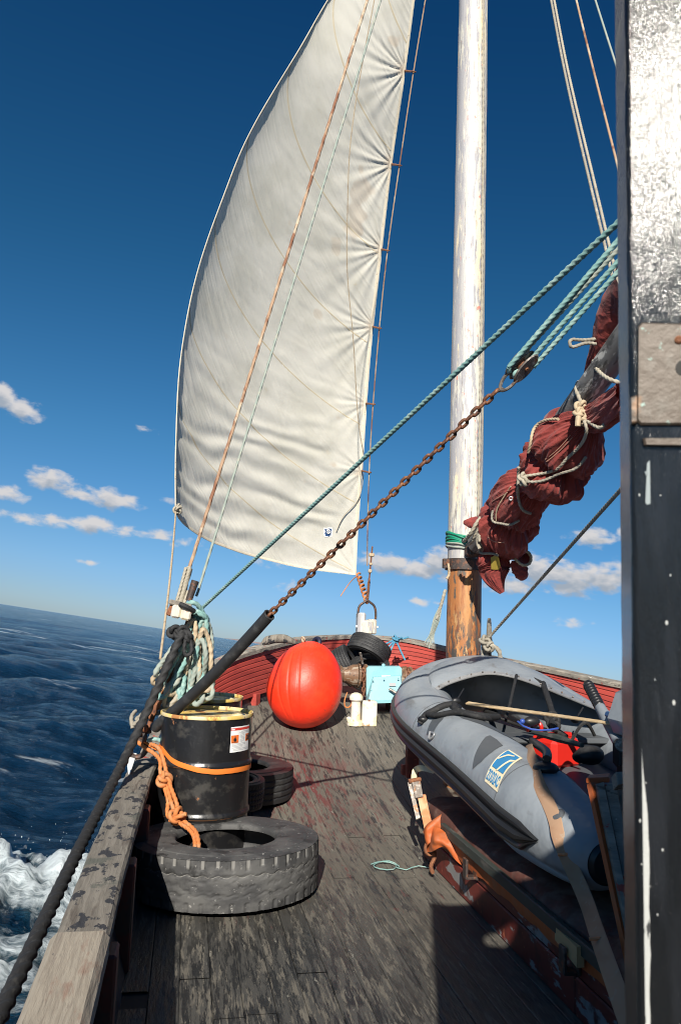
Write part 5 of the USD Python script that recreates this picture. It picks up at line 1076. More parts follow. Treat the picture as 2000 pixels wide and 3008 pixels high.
    lp_ = [at(1020, 2035, y=8.0), at(1012, 2060, y=8.0), at(1016, 2078, y=8.0), at(1028, 2076, y=8.0), at(1030, 2050, y=8.0)]
    single('bitt_lanyard', 'thin orange-brown cord loop hanging beside the white bitt', 'rope', rope(lp_, .007), 'cord_orange', 60, lp_[0])
windlass()

# ---------------------------------------------------------------- helper: places on a curved surface that are seen at a picture point
class Surf:
    def __init__(s, v, f):
        s.v, f = tri((v, f)); s.n = normals(s.v, f); d = s.v - EYE
        if np.einsum('ij,ij->i', s.n, s.v - s.v.mean(0)).mean() < 0: s.n = -s.n
        k = np.einsum('ij,ij->i', s.n, d) < 0; s.v, s.n = s.v[k], s.n[k]; s.q = proj(s.v); s.d = (s.v - EYE) @ FWD
    def __call__(s, px, py, lift=0.0, r=14):
        e = np.hypot(s.q[:, 0] - px, s.q[:, 1] - py); near = e < max(r, e.min() + 2); i = np.flatnonzero(near); i = i[np.argmin(s.d[i] + e[i] * .004)]
        return s.v[i] + s.n[i] * lift

# ---------------------------------------------------------------- the hatch under the boat
material('hatch_paint', (.16, .026, .019), .55, [dict(color=(.24, .235, .23), scale=(6, 3.0, 9), lo=.565, hi=.58, detail=9, nr=.62, rough=.8), dict(color=(.09, .02, .016), scale=8, lo=.5, hi=.65, loc=(2, 2, 2)), dict(color=(.34, .10, .05), scale=14, lo=.64, hi=.68)], [dict(scale=(12, 5, 16), dist=.004, detail=8), dict(scale=60, dist=.001)], vary=.1)
material('tarp_brown', (.085, .034, .026), .75, [dict(color=(.17, .11, .085), scale=(4, 4, 9), lo=.46, hi=.68, detail=7), dict(color=(.10, .03, .02), scale=9, lo=.5, hi=.65)], [dict(scale=60, dist=.001), dict(scale=9, dist=.012, detail=4)])
material('tarp_orange', (.42, .095, .022), .6, [dict(color=(.36, .11, .045), scale=8, lo=.5, hi=.68), dict(color=(.25, .08, .04), scale=30, lo=.66, hi=.7)], [dict(scale=30, dist=.003)])
material('batten', (.035, .042, .036), .6, [dict(color=(.10, .09, .08), scale=(30, 5, 20), lo=.56, hi=.66)], [dict(scale=(60, 9, 40), dist=.002)])
material('fresh_wood', (.44, .30, .15), .7, [dict(color=(.30, .19, .09), scale=(30, 5, 20), lo=.5, hi=.64)], [dict(scale=(60, 9, 40), dist=.002)])
material('strap_faded', (.55, .22, .10), .85, [dict(color=(.62, .38, .22), scale=9, lo=.45, hi=.65)], [dict(scale=400, dist=.0006)])
HX, HZ, HY0, HY1 = 1.575, .36, 1.3, 5.08
ht = Thing('hatch', 'peeling dark red hatch coaming under the inflatable boat with iron cleats', 'hatch', (HX, 4, 0))
for k, (z0_, z1_) in enumerate(((.0, .15), (.153, .30))):
    for ya, yb in ((HY0, 3.05 + .3 * k), (3.056 + .3 * k, HY1)):
        ht.part('coaming_board', box((HX + .03, (ya + yb) / 2, (z0_ + z1_) / 2), (.06, yb - ya, z1_ - z0_ - .003), .006), 'hatch_paint', 30)
ht.part('front_board', box((2.45, HY1 - .03, .15 + .0), (1.70, .056, .30), .006), 'hatch_paint', 30); ht.part('starboard_board', box((3.32, 3.36, .15), (.06, 4.0, .30), .006), 'hatch_paint', 30)
def tarp():
    y = np.linspace(HY0, HY1 - .0, 200); sec = [(.012, .235), (-.004, .27), (-.006, .30), (.004, .335), (.035, .365), (.10, .38), (.22, .382), (.45, .385), (.9, .39), (1.75, .385), (1.80, .36), (1.81, .25)]
    P_ = np.array([[(HX + a + (.012 * math.sin(yy * 9 + a * 5) if 0 < i < 11 else 0), yy, z + (.010 * math.sin(yy * 6.5 + i * .6) if 0 < i < 11 else 0)) for i, (a, z) in enumerate(sec)] for yy in y])
    P_ += ((fbm(P_ * 5, 4, 3) - .5) * .03)[..., None] * V(.3, 0, 1)
    v, f = tri(grid(P_)); return (v, f) if normals(v, f)[:, 2].mean() > 0 else (v, f[:, ::-1])
ht.part('tarpaulin', tarp(), 'tarp_brown', True)
for ya, yb in ((2.72, 4.62),): ht.part('batten', box((HX - .028, (ya + yb) / 2, .300), (.030, yb - ya, .055), .005), 'batten', 30)
def hem():
    y = np.linspace(1.5, 4.75, 120); w = (fbm(np.stack([y * 4, y * 0, y * 0], 1), 3, 3) - .5)
    P_ = np.stack([np.stack([HX - .012 - .014 * np.exp(-((y - 4.55) / .3) ** 2) + .012 * w, y, np.full_like(y, .285)], 1), np.stack([HX - .020 + .02 * w, y, .25 + .02 * w], 1), np.stack([HX - .012 + .01 * w, y, .205 + .06 * w - .03 * np.exp(-((y - 4.5) / .25) ** 2)], 1)], 1)
    v, f = tri(grid(P_)); return (v, f) if normals(v, f)[:, 0].mean() < 0 else (v, f[:, ::-1])
ht.part('tarpaulin_hem', hem(), 'tarp_orange', True)
for yc in (4.12, 3.02, 2.18):
    ck = ht.part('cleat', join(box((HX - .010, yc, .235), (.014, .055, .13), .004), box((HX - .040, yc, .180), (.06, .05, .014), .004), box((HX - .067, yc, .225), (.014, .05, .10), .004)), 'iron', 30)
    ht.part('wedge', hull([V(HX - .060 + a, yc + b, .27 + c_) for a, b, c_ in ((0, -.10, -.035), (.0, -.10, .04), (.030, -.10, .04), (.03, -.10, -.035), (.018, .12, -.02), (.018, .12, .03), (.030, .12, .03), (.03, .12, -.02))]), 'fresh_wood', 30) if yc != 4.12 else None
fd = Thing('mast_partner_board', 'red flaking board standing on deck under the bow of the inflatable', 'board', at(1198, 2262, z=.12))
c = at(1200, 2228, y=6.25); fd.part('board', box(c + V(.03, 0, -.02), (.10, .06, .26), .006), 'hatch_paint', 30); fd.part('cleat_block', box(c + V(.03, .06, -.10), (.14, .05, .08), .006), 'hatch_paint', 30)
# crumpled orange tarpaulin corner, the hook on deck and the ratchet strap
def crumple():
    pts = [(1292, 2392), (1256, 2418), (1242, 2446), (1262, 2470), (1262, 2505), (1300, 2482), (1340, 2522), (1380, 2545)]
    top_ = np.array([at(*p, y=yy) for p, yy in zip([(1296, 2392), (1268, 2412), (1252, 2428), (1243, 2446), (1276, 2432), (1300, 2440), (1330, 2470), (1385, 2530)], [4.62, 4.66, 4.68, 4.7, 4.6, 4.55, 4.45, 4.3])])
    bot_ = np.array([at(*p, y=yy) for p, yy in zip([(1300, 2440), (1286, 2452), (1262, 2478), (1250, 2500), (1278, 2500), (1304, 2490), (1340, 2530), (1386, 2552)], [4.62, 4.62, 4.6, 4.66, 4.55, 4.5, 4.4, 4.28])])
    a, b = spline(top_, 90), spline(bot_, 90); u = np.linspace(0, 1, 30)[None, :, None]; P_ = a[:, None] * (1 - u) + b[:, None] * u
    P_ += V(-1, -.6, .2) * (.05 * np.sin(u * math.pi) * (np.sin(np.linspace(0, 13, 90))[:, None, None] * .6 + .3)); P_ += ((fbm(P_ * 10, 3, 2) - .5) * .05)[..., None] * V(-.6, -.8, .3)
    return grid(P_)
ot_ = Thing('orange_tarpaulin', 'crumpled orange tarpaulin corner at the front end of the hatch', 'tarpaulin', at(1290, 2450, y=4.55)); ot_.part('cloth', crumple(), 'tarp_orange', True)
hkp = [at(*p, y=4.66) for p in ((1262, 2470), (1272, 2490), (1276, 2520), (1266, 2545), (1272, 2566))]; 
rs = Thing('ratchet_strap', 'ratchet buckle and orange strap holding the inflatable bow to a deck hook', 'strap', at(1272, 2568, z=.0))
rs.part('hook', join(tube(spline(hkp, 24), .012, 8), tube(spline([at(*p, y=4.64) for p in ((1252, 2480), (1250, 2500), (1262, 2512), (1274, 2508))], 16), .010, 7)), 'rust')
rs.part('lower_webbing', tube(spline([at(1238, 2335, y=4.95), at(1248, 2385, y=4.85), at(1258, 2432, y=4.75), at(1262, 2470, y=4.68)], 16), .028, 8, flat=.002, up=(0, -1, .3)), 'strap_faded', 40)
rb_ = at(1212, 2300, y=5.03)
rs.part('ratchet', join(slab([at(1203, 2292, y=5.0), at(1230, 2288, y=5.0), at(1240, 2345, y=4.95), at(1216, 2350, y=4.95)], .035), slab([at(1196, 2300, y=4.99), at(1207, 2296, y=4.99), at(1234, 2405, y=4.88), at(1222, 2411, y=4.88)], .012)), 'block_iron', 30)
rs.part('spindle', cyl(at(1200, 2296, y=4.97), at(1236, 2290, y=4.97), .014), 'rust')

# ---------------------------------------------------------------- the inflatable boat on the hatch
material('pvc_grey', (.235, .258, .28), .46, [dict(color=(.19, .212, .235), scale=2.5, lo=.45, hi=.65), dict(color=(.12, .115, .11), scale=(8, 3, 8), lo=.58, hi=.72, amount=.6)], [dict(scale=5, dist=.012, detail=3), dict(scale=60, dist=.0005)])
material('pvc_dark', (.075, .082, .09), .5, [dict(color=(.11, .115, .12), scale=6, lo=.5, hi=.7)], [dict(scale=60, dist=.0006)])
material('pvc_black', (.012, .0125, .014), .42, (), [dict(scale=20, dist=.001)])
material('alloy_strip', (.42, .42, .42), .4, [dict(color=(.30, .30, .30), scale=20, lo=.5, hi=.65)], (), metallic=.5)
material('tank_red', (.50, .018, .011), .35, (), [dict(scale=12, dist=.002)]); material('logo_blue', (.025, .19, .40), .5); material('logo_cream', (.72, .62, .42), .55, [dict(color=(.62, .50, .30), scale=30, lo=.55, hi=.7)])
material('strap_tan', (.34, .21, .13), .85, [dict(color=(.28, .16, .095), scale=(5, 2, 5), lo=.45, hi=.62, detail=6), dict(color=(.33, .24, .17), scale=30, lo=.6, hi=.68)], [dict(scale=500, dist=.0006)])
TP = np.array([(1.70, 3.02, .575), (1.70, 3.2, .585), (1.695, 3.5, .615), (1.69, 4.3, .70), (1.665, 5.0, .775), (1.68, 5.45, .84), (1.82, 5.85, .93), (2.08, 6.06, 1.0), (2.36, 6.04, 1.02), (2.62, 5.82, .94), (2.76, 5.45, .81), (2.80, 4.9, .715), (2.80, 4.2, .66), (2.80, 3.5, .62), (2.80, 3.2, .60), (2.80, 3.02, .60)])
tp = spline(TP, 320); TS = np.concatenate([[0], np.cumsum(np.linalg.norm(np.diff(tp, axis=0), axis=1))]); TL = TS[-1]
tr_ = .215 * np.minimum(1, np.sqrt(np.clip(np.minimum(TS, TL - TS) / .62, .0, 1)) * .62 + .40); tr_ = np.maximum(tr_, .08)
def tube_frame(s):
    p = np.stack([np.interp(s, TS, tp[:, k]) for k in range(3)], -1); q = np.stack([np.interp(np.clip(s + .01, 0, TL), TS, tp[:, k]) for k in range(3)], -1) - np.stack([np.interp(np.clip(s - .01, 0, TL), TS, tp[:, k]) for k in range(3)], -1)
    t = q / np.linalg.norm(q, axis=-1, keepdims=True); o = np.cross(V(0, 0, 1), t); o /= np.linalg.norm(o, axis=-1, keepdims=True); return p, o, np.cross(t, o), np.interp(s, TS, tr_)
def skin(s, th, lift=0.0):
    """th: 0 outboard, 90 up, 180 inboard (degrees)."""
    s, th = np.broadcast_arrays(np.asarray(s, float), np.radians(th)); p, o, u, r = tube_frame(s); r = r + lift
    return p + o * (np.cos(th) * r)[..., None] + u * (np.sin(th) * r)[..., None]
def skin_patch(s, th, lift): 
    s, th = np.broadcast_arrays(np.asarray(s, float), np.asarray(th, float)); G = skin(s, th, lift); v, f = tri(grid(G)); c = tube_frame(s.ravel())[0]
    return (v, f) if np.einsum('ij,ij->i', normals(v, f), v - c).mean() > 0 else (v, f[:, ::-1])
ib = Thing('inflatable_boat', 'grey inflatable boat lashed upright on the hatch beside the mast', 'boat', (2.2, 4.3, .5))
def skin_tube(i0, i1, name):
    S, A = np.meshgrid(TS[i0:i1], np.arange(40) * 9.0, indexing='ij'); G = skin(S, A) ; v, f = tri(grid(G, closed_v=True)); v2 = v
    f = f if np.einsum('ij,ij->i', normals(v, f), v - tube_frame(S.ravel())[0]).mean() > 0 else f[:, ::-1]
    ib.part(name, (v, f), 'pvc_grey', True); return v, f
material('pvc_tape', (.155, .17, .185), .5); material('pump_blue', (.03, .07, .30), .4); material('lath', (.50, .36, .20), .7, [dict(color=(.58, .45, .28), scale=(9, 30, 30), lo=.45, hi=.6)]); material('patch_yellow', (.45, .33, .05), .8)
SV = skin_tube(0, 320, 'buoyancy_tube')
tsurf = Surf(*SV)
for e, (s0, s1) in enumerate(((0, .06), (TL, TL - .06))):
    p, o, u, r = tube_frame(np.array([s0])); d_ = p[0] - tube_frame(np.array([s1]))[0][0]; ib.part('end_cap', lathe([(r[0] + .004, -.10), (r[0] + .004, -.01), (r[0] * .8, .02), (0, .03)], 28, frame(d_), p[0], cap=False), 'pvc_black', 40)
def find(px, py):                                    # the (distance, angle) on the near tube that a picture point shows
    ss_ = np.linspace(0, TL * .62, 700); aa_ = np.linspace(-60, 175, 240); S, A = np.meshgrid(ss_, aa_, indexing='ij'); G = skin(S, A); q = proj(G); p, o, u, r = tube_frame(S)
    vis = np.einsum('...k,...k->...', G - p, EYE - G) > 0; e = np.hypot(q[..., 0] - px, q[..., 1] - py) + 1e6 * ~vis; i = np.unravel_index(np.argmin(e), e.shape); return S[i], A[i]
def decal(px, lift, mat, name, n=22, under=None):    # a patch glued to the tube, from its outline in the picture
    from shapely.geometry import Polygon as Pg, box as bx_
    c_ = np.array([find(*p) for p in px]); k = np.array([1.0, math.radians(1) * .215]); pg = Pg(c_ * k).buffer(0)
    m = trimesh.creation.triangulate_polygon(pg.segmentize(.012), engine='earcut'); v2, f2 = np.asarray(m[0]), np.asarray(m[1]); m = trimesh.Trimesh(np.c_[v2, v2[:, 0] * 0], f2, process=False)
    for _ in range(2): m = m.subdivide()
    v2 = np.asarray(m.vertices)[:, :2] / k; v, f = skin(v2[:, 0], v2[:, 1], lift), np.asarray(m.faces); cc = tube_frame(v2[:, 0])[0]
    nn = normals(v, f); f = f if np.einsum('ij,ij->i', nn, v - cc).mean() > 0 else f[:, ::-1]
    return ib.part(name, (v, f), mat, True, under)
decal([(1388, 2262), (1394, 2225), (1410, 2190), (1428, 2166), (1440, 2162), (1460, 2175), (1478, 2192), (1445, 2212), (1415, 2240)], .0025, 'pvc_dark', 'fin_patch')
decal([(1253, 2160), (1262, 2130), (1278, 2105), (1300, 2095), (1318, 2092), (1300, 2115), (1280, 2140), (1268, 2165)], .0025, 'pvc_dark', 'fin_patch')
decal([(1330, 2096), (1345, 2085), (1400, 2098), (1470, 2122), (1530, 2150), (1535, 2172), (1480, 2160), (1420, 2132), (1360, 2112)], .0022, 'pvc_dark', 'top_patch')
decal([(1580, 2170), (1600, 2175), (1640, 2210), (1668, 2248), (1655, 2262), (1625, 2272), (1596, 2270), (1582, 2230)], .0025, 'pvc_dark', 'handle_patch')
lg = [(1495, 2205), (1535, 2230), (1462, 2330), (1425, 2296)]
logo = decal(lg, .003, 'logo_cream', 'emblem_patch')
cL = np.array([find(*p) for p in lg])                # its corners: top left, top right, bottom right, bottom left
def on_logo(x, y, lift):                             # x across, y down, both 0 to 1
    x, y = np.asarray(x, float), np.asarray(y, float); a = cL[0] * (1 - x)[..., None] + cL[1] * x[..., None]; b = cL[3] * (1 - x)[..., None] + cL[2] * x[..., None]; c_ = a * (1 - y)[..., None] + b * y[..., None]; return skin(c_[..., 0], c_[..., 1], lift)
def logo_piece(poly, mat, name, lift):
    from shapely.geometry import Polygon as Pg
    m0 = trimesh.creation.triangulate_polygon(Pg(poly).segmentize(.08), engine='earcut'); m = trimesh.Trimesh(np.c_[m0[0], m0[0][:, 0] * 0], m0[1], process=False).subdivide(); q = np.asarray(m.vertices)
    v, f = on_logo(q[:, 0], q[:, 1], lift), np.asarray(m.faces); f = f if normals(v, f)[:, 0].mean() < 0 else f[:, ::-1]; ib.part(name, (v, f), mat, True, logo)
logo_piece([(.06, .05), (.90, .05), (.93, .62), (.08, .62)], 'logo_blue', 'emblem_field', .005)
logo_piece([(.08, .40), (.16, .40), (.40, .20), (.68, .12), (.68, .085), (.34, .15)], 'logo_cream', 'emblem_stripe', .0068)
logo_piece([(.46, .64), (.54, .64), (.80, .30), (.93, .24), (.93, .19), (.72, .25)], 'logo_cream', 'emblem_stripe', .0068)
tm = meshkit.text_mesh('ZODIAC', 1.0, .01, bold=True); v = np.asarray(tm.vertices); v[:, 0] = (v[:, 0] - v[:, 0].min()) / np.ptp(v[:, 0]); v[:, 1] = (v[:, 1] - v[:, 1].min()) / np.ptp(v[:, 1])
G = on_logo(.07 + .86 * v[:, 0], .93 - .24 * v[:, 1], .0045); f = np.asarray(tm.faces); G = G + (on_logo(.07 + .86 * v[:, 0], .93 - .24 * v[:, 1], .0060) - G) * (v[:, 2:3] > .005)
ib.part('lettering', (G, f), 'logo_blue', False, logo)
# the ribbed rubbing strake along the outside
def strake():
    s = np.linspace(.26, TL - .26, 300); prof = []
    for th, l_ in ((-31, .001), (-30, .012), (-27, .021), (-24, .021), (-21, .010), (-17, .010), (-14, .026), (-9, .026), (-6, .010), (-2, .010), (1, .021), (4, .021), (7, .012), (8, .001)): prof.append(skin(s, np.full_like(s, th) * np.clip((s - .25) / .16, .02, 1) + 2, l_))
    G = np.stack(prof, 1); v, f = tri(grid(G)); c_ = tube_frame(np.repeat(s, len(prof)))[0]
    return (v, f) if np.einsum('ij,ij->i', normals(v, f), v - c_).mean() > 0 else (v, f[:, ::-1])
ib.part('rubbing_strake', strake(), 'pvc_black', 35)
for sv in (.66, TL * .295, TL * .40): 
    a = np.arange(-70, 200, 4.0); ib.part('tube_seam', tube(skin(np.full_like(a, sv), a, .0), .0028, 5), 'pvc_dark')
for th0, th1, n0, n1 in ((124, 130, .5, TL * .34),):
    s_ = np.linspace(n0, n1, 120); ib.part('seam_tape', skin_patch(s_[:, None], np.linspace(th0, th1, 4)[None, :], .0015), 'pvc_tape', True)
q = [find(1300, 2190), find(1640, 2395)]
for s_, a_ in q[1:]: ib.part('valve', lathe([(.030, -.004), (.030, .004), (.022, .008), (0, .009)], 20, frame(skin(s_, a_, 1.0) - skin(s_, a_)), skin(s_, a_)), 'pvc_dark', 30)
# bow cover with its raised after edge
arch = [at(*p, y=yy) for p, yy in (((1262, 2078), 5.22), ((1262, 2052), 5.3), ((1290, 2020), 5.38), ((1360, 1992), 5.42), ((1430, 1978), 5.42), ((1500, 1986), 5.36), ((1570, 2008), 5.22), ((1660, 2044), 4.95), ((1758, 2084), 4.68))]
ar = spline(arch, 70); sA = np.linspace(TL * .325, TL * .735, 70); crest = skin(sA, np.full(70, 100.0), .004)
u = np.linspace(0, 1, 16)[None, :, None]; G = ar[:, None] * (1 - u) + crest[:, None] * u + V(0, 0, .05) * np.sin(u * math.pi) * np.sin(np.linspace(0, math.pi, 70))[:, None, None]
v, f = tri(grid(G)); f = f if normals(v, f)[:, 2].mean() > 0 else f[:, ::-1]; ib.part('bow_cover', (v, f), 'pvc_grey', True)
hang = ar - V(0, -.02, .085) * (.4 + .6 * np.sin(np.linspace(0, math.pi, 70)))[:, None]
ib.part('cover_lip', tube(ar, .018, 8, flat=.006, up=(0, -.4, 1)), 'alloy_strip', 40)
for k in range(4, 68, 4): ib.part('rivet', ball(ar[k] + V(0, -.010, .012), .006, 1), 'block_iron')
for px, py, yy in ((1340, 2060, 5.3), (1690, 2115, 4.7)): ib.part('cover_tie', join(ball(at(px, py, y=yy), .028, 2, (1.2, .6, .8)), tube(np.array([at(px, py, y=yy), at(px + 22, py - 36, y=yy + .05)]), .006, 6)), 'pvc_black')
# floor, inner walls and things inside
fl = np.array([[1.80, 2.9, .50], [1.80, 4.4, .60], [1.85, 5.2, .70], [2.2, 5.6, .80], [2.6, 5.3, .70], [2.70, 4.4, .58], [2.70, 2.9, .50]]); ib.part('floor', hull(np.vstack([fl, fl - V(0, 0, .03)])), 'pvc_dark', 30)
ib.part('transom', box((2.25, 2.98, .72), (.95, .05, .36), .01), 'batten', 30)
ib.part('thwart', box((2.24, 4.75, .80), (.78, .24, .035), .01), 'pvc_dark', 30)
tk_ = Thing('fuel_tank', 'red fuel tank with black cap inside the inflatable boat', 'fuel tank', at(1640, 2190, y=4.0))
c = at(1634, 2182, y=4.5); 
tk_.part('body', box(c + V(.02, .06, -.06), (.24, .22, .18), .03, rot((0, 0, 1), 20)), 'tank_red', 30); tk_.part('ridge', box(c + V(.02, .0, .045), (.17, .05, .03), .01, rot((0, 0, 1), 20)), 'tank_red', 30); tk_.part('cap', cyl(c + V(-.06, .08, .04), c + V(-.06, .08, .075), .035), 'pvc_black')
tk_.part('handle', tube(spline([c + V(-.10, .02, .04), c + V(-.10, .0, .10), c + V(-.14, .06, .12), c + V(-.13, .12, .05)], 20), .012, 8), 'tank_red')
bg = Thing('black_bag', 'black bag beside the red fuel tank in the boat', 'bag', at(1715, 2220, y=3.9)); c = at(1716, 2205, y=4.05); v, f = ball(c + V(.02, 0, -.03), .085, 3, (1, .8, .62)); v = v + normals(v, f) * ((fbm(v * 9, 3, 2) - .5) * .06)[:, None]; bg.part('body', (v, f), 'tyre_dark', True); bg.part('strap', tube(spline([c + V(-.08, -.02, .06), c + V(-.02, -.04, .15), c + V(.06, 0, .08)], 16), .010, 6), 'cord_black')
pb = Thing('foot_pump', 'small black rubber bulb pump with blue fitting in the boat', 'pump', at(1575, 2122, y=4.5)); c = at(1562, 2120, y=4.5); pb.part('bulb', ball(c + V(.0, 0, 0), .034, 2, (1.5, .9, .9)), 'pvc_black'); pb.part('fitting', ball(c + V(-.06, 0, .0), .016, 2), 'pump_blue'); pb.part('hose', rope([c + V(-.09, 0, 0), at(1545, 2138, y=4.5), at(1600, 2146, y=4.45), at(1640, 2140, y=4.4)], .006, lay=False), 'pump_blue')
pd = Thing('paddle', 'dark slim paddle lying along the near side inside the boat', 'paddle', at(1580, 2158, y=4.2)); pd.part('shaft', tube(np.array([at(1565, 2152, y=4.4), at(1640, 2170, y=4.1), at(1710, 2190, y=3.8)]), np.array([.012, .022, .012]), 8), 'batten')
ln = Thing('lifeline', 'black grab line looped along the near side of the inflatable boat', 'rope', at(1290, 2080, y=5.2))
def on_tube(l, lift=.016): return [tsurf(px, py, lift) for px, py in l]
ln.part('line', rope(on_tube([(1232, 2118), (1250, 2098), (1275, 2083), (1300, 2070), (1330, 2064)]) + on_tube([(1345, 2082), (1390, 2094), (1425, 2100)]), .021, lay=False), 'cord_black', 60)
ln.part('line', rope(on_tube([(1250, 2100), (1290, 2098), (1330, 2092), (1380, 2102), (1436, 2098)], .022), .016, lay=False), 'cord_black', 60)
ln.part('line', rope(on_tube([(1436, 2100), (1490, 2122), (1545, 2142), (1600, 2160)], .02), .012, lay=False), 'cord_black', 60)
for px, py in ((1245, 2105), (1336, 2072), (1440, 2098), (1548, 2146)): ln.part('anchor', move(ball(V(0, 0, 0), .032, 2, (1.2, 1, .7)), None, tsurf(px, py, .01)), 'pvc_black')
ln.part('snap_hook', join(tube(spline(on_tube([(1262, 2140), (1256, 2160), (1260, 2170), (1266, 2162), (1265, 2145)], .012), 24), .006, 6)), 'alloy_strip')
hd = Thing('carry_handle', 'black rubber carrying handle on the near tube beside the tan strap', 'handle', tsurf(1600, 2220, 0)); 
hd.part('grip', tube(spline(on_tube([(1566, 2172), (1580, 2195), (1596, 2222), (1612, 2250)], .045), 20), .022, 10), 'pvc_black'); hd.part('foot', ball(tsurf(1566, 2180, .01), .05, 2, (1, 1, .5)), 'pvc_black'); hd.part('foot', ball(tsurf(1612, 2250, .005), .06, 2, (1, 1, .5)), 'pvc_black')
bowl = Thing('bow_lashings', 'black and white rope lashings over the bow of the inflatable boat', 'lashing', at(1480, 1960, y=5.6))
bowl.part('white_rope', rope([at(1335, 1966, y=6.0), at(1370, 1950, y=6.02), at(1420, 1941, y=5.95), at(1452, 1945, y=5.85), at(1476, 1958, y=5.75)], .015), 'cord_white', 60)
bowl.part('white_knot', knot(at(1464, 1950, y=5.8), .03, .012, 3, 4), 'cord_white', 60)
bowl.part('dark_rope', rope([at(1476, 1958, y=5.75), at(1520, 1976, y=5.5), at(1575, 2000, y=5.3), at(1595, 2010, y=5.2)], .016, lay=False), 'cord_black', 60)
bowl.part('dark_rope', rope([at(1595, 2008, y=5.2), at(1608, 2050, y=4.95), at(1622, 2105, y=4.7), at(1628, 2140, y=4.5), at(1662, 2166, y=4.4)], .020, lay=False), 'cord_black', 60)
bowl.part('dark_rope', rope([at(1517, 1984, y=5.3), at(1506, 2030, y=5.1), at(1494, 2082, y=4.95), at(1486, 2104, y=4.85)], .011, lay=False), 'cord_black', 60)
bowl.part('dark_knot', join(knot(at(1622, 2112, y=4.65), .04, .016, 3, 6), knot(at(1626, 2128, y=4.62), .035, .014, 3, 7)), 'cord_black', 60)
bowl.part('side_clip', box(at(1180, 2068, y=5.85), (.06, .05, .06), .01), 'pvc_black', 30)
single('cross_batten', 'long thin pale batten lying across the inflatable boat', 'batten', tube(np.array([at(1372, 2066, y=5.1), at(1480, 2082, y=4.85), at(1600, 2098, y=4.5), at(1810, 2128, y=3.9)]), .019, 8, flat=.006, up=(0, -.5, 1)), 'lath', 30, at(1480, 2082, y=4.85))
sp_ = on_tube([(1556, 2150), (1553, 2165), (1556, 2200), (1566, 2245), (1582, 2300), (1602, 2360), (1626, 2425), (1638, 2450)], .006) + [at(1697, 2590, y=3.02), at(1745, 2718, y=2.72), at(1840, 2990, y=2.2), at(1880, 3100, y=2.05)]
ts = Thing('tan_strap', 'broad faded tan strap over the near tube of the inflatable boat', 'strap', sp_[3])
ts.part('webbing', tube(spline(sp_, 90), .031, 8, flat=.003, up=np.tile(V(-.75, -.35, .55), (90, 1))), 'strap_tan', 40)
ps_ = spline(sp_, 90)
for k in (60, 74): 
    ts.part('fold_band', tube(np.array([ps_[k] + w * V(.60, -.25, .1) * .045 + V(-.75, -.35, .55) * .006 for w in (-1, 0, 1)]), .006, 6), 'strap_faded')
SB = float(find(1222, 2175)[0])
bs = Thing('bow_strap', 'thin tan strap over the near tube just behind the bow', 'strap', skin(TL * .355, 0)); a = np.arange(-70, float(find(1226, 2165)[1]), 4.0)
bs.part('webbing', tube(skin(np.full_like(a, SB), a, .020 if False else .004), .013, 8, flat=.0025, up=skin(np.full_like(a, SB), a, 1.0) - skin(np.full_like(a, SB), a, 0)), 'logo_cream', 40)
e_ = skin(SB, -70, .004); bs.part('tail', tube(spline([e_, at(1222, 2262, y=5.15), at(1216, 2300, y=5.03)], 14), .020, 8, flat=.002, up=(0, -1, .3)), 'logo_cream', 40)
# outboard motor: tiller arm with rubber grip, and the edge of its cowl
om = Thing('outboard_motor', 'grey outboard motor with raised black tiller grip in the boat', 'outboard motor', at(1830, 2230, y=3.7))
g0, g1, g2 = at(1724, 2006, y=4.35), at(1762, 2078, y=4.2), at(1832, 2200, y=3.85)
om.part('tiller', tube(np.array([g1, (g1 + g2) / 2, g2]), np.array([.030, .036, .04]), 14), 'pvc_grey'); tt = np.linspace(0, 1, 30); om.part('grip', tube(g0 + np.outer(tt, g1 - g0), .030 + .003 * (np.sin(tt * 60) > 0) - .008 * (tt < .04), 14), 'pvc_black')
om.part('bracket', join(box(at(1832, 2215, y=3.82), (.09, .10, .14), .02), box(at(1838, 2270, y=3.8), (.07, .08, .22), .02)), 'pvc_black', 30); om.part('pivot', cyl(at(1826, 2190, y=3.76), at(1836, 2196, y=3.9), .035), 'block_iron')
c = at(1856, 2110, y=3.8); om.part('cowl', box(c + V(.09, 0, 0), (.30, .34, .26), .07, rot((0, 1, 0), 20)), 'pvc_grey', 40); om.part('cowl_stripe', box(c + V(.085, 0, -.05), (.305, .345, .03), .012, rot((0, 1, 0), 20)), 'badge_blue', 30)
# the boards propped against the stern
bd = Thing('orange_board', 'orange-edged board propped on the hatch by the black post', 'board', at(1760, 2500, y=2.9))
bd.part('edge', slab([at(1722, 2302, y=2.86), at(1752, 2296, y=2.88), at(1858, 2860, y=2.55), at(1845, 2880, y=2.52)], .02), 'tarp_orange', 30); bd.part('top_edge', slab([at(1722, 2302, y=2.84), at(1730, 2292, y=2.92), at(1792, 2288, y=2.94), at(1790, 2300, y=2.86)], .02), 'tarp_orange', 30)
wp = Thing('grey_planks', 'weathered grey planks standing against the orange board', 'plank stack', at(1790, 2500, y=2.9))
for (x0_, x1_, b0, b1, yy) in ((1744, 1766, 1838, 1852, 2.85), (1768, 1800, 1856, 1880, 2.86), (1802, 1850, 1884, 1920, 2.88)):
    wp.part('plank', slab([at(x0_, 2312, y=yy), at(x1_, 2306, y=yy), at(b1, 2740, y=yy - .28), at(b0, 2760, y=yy - .28)], .03), 'grey_cap', 30)
wp.part('cap_piece', slab([at(1794, 2286, y=2.80), at(1870, 2280, y=2.80), at(1870, 2322, y=2.77), at(1800, 2324, y=2.77)], .05), 'grey_cap', 30)
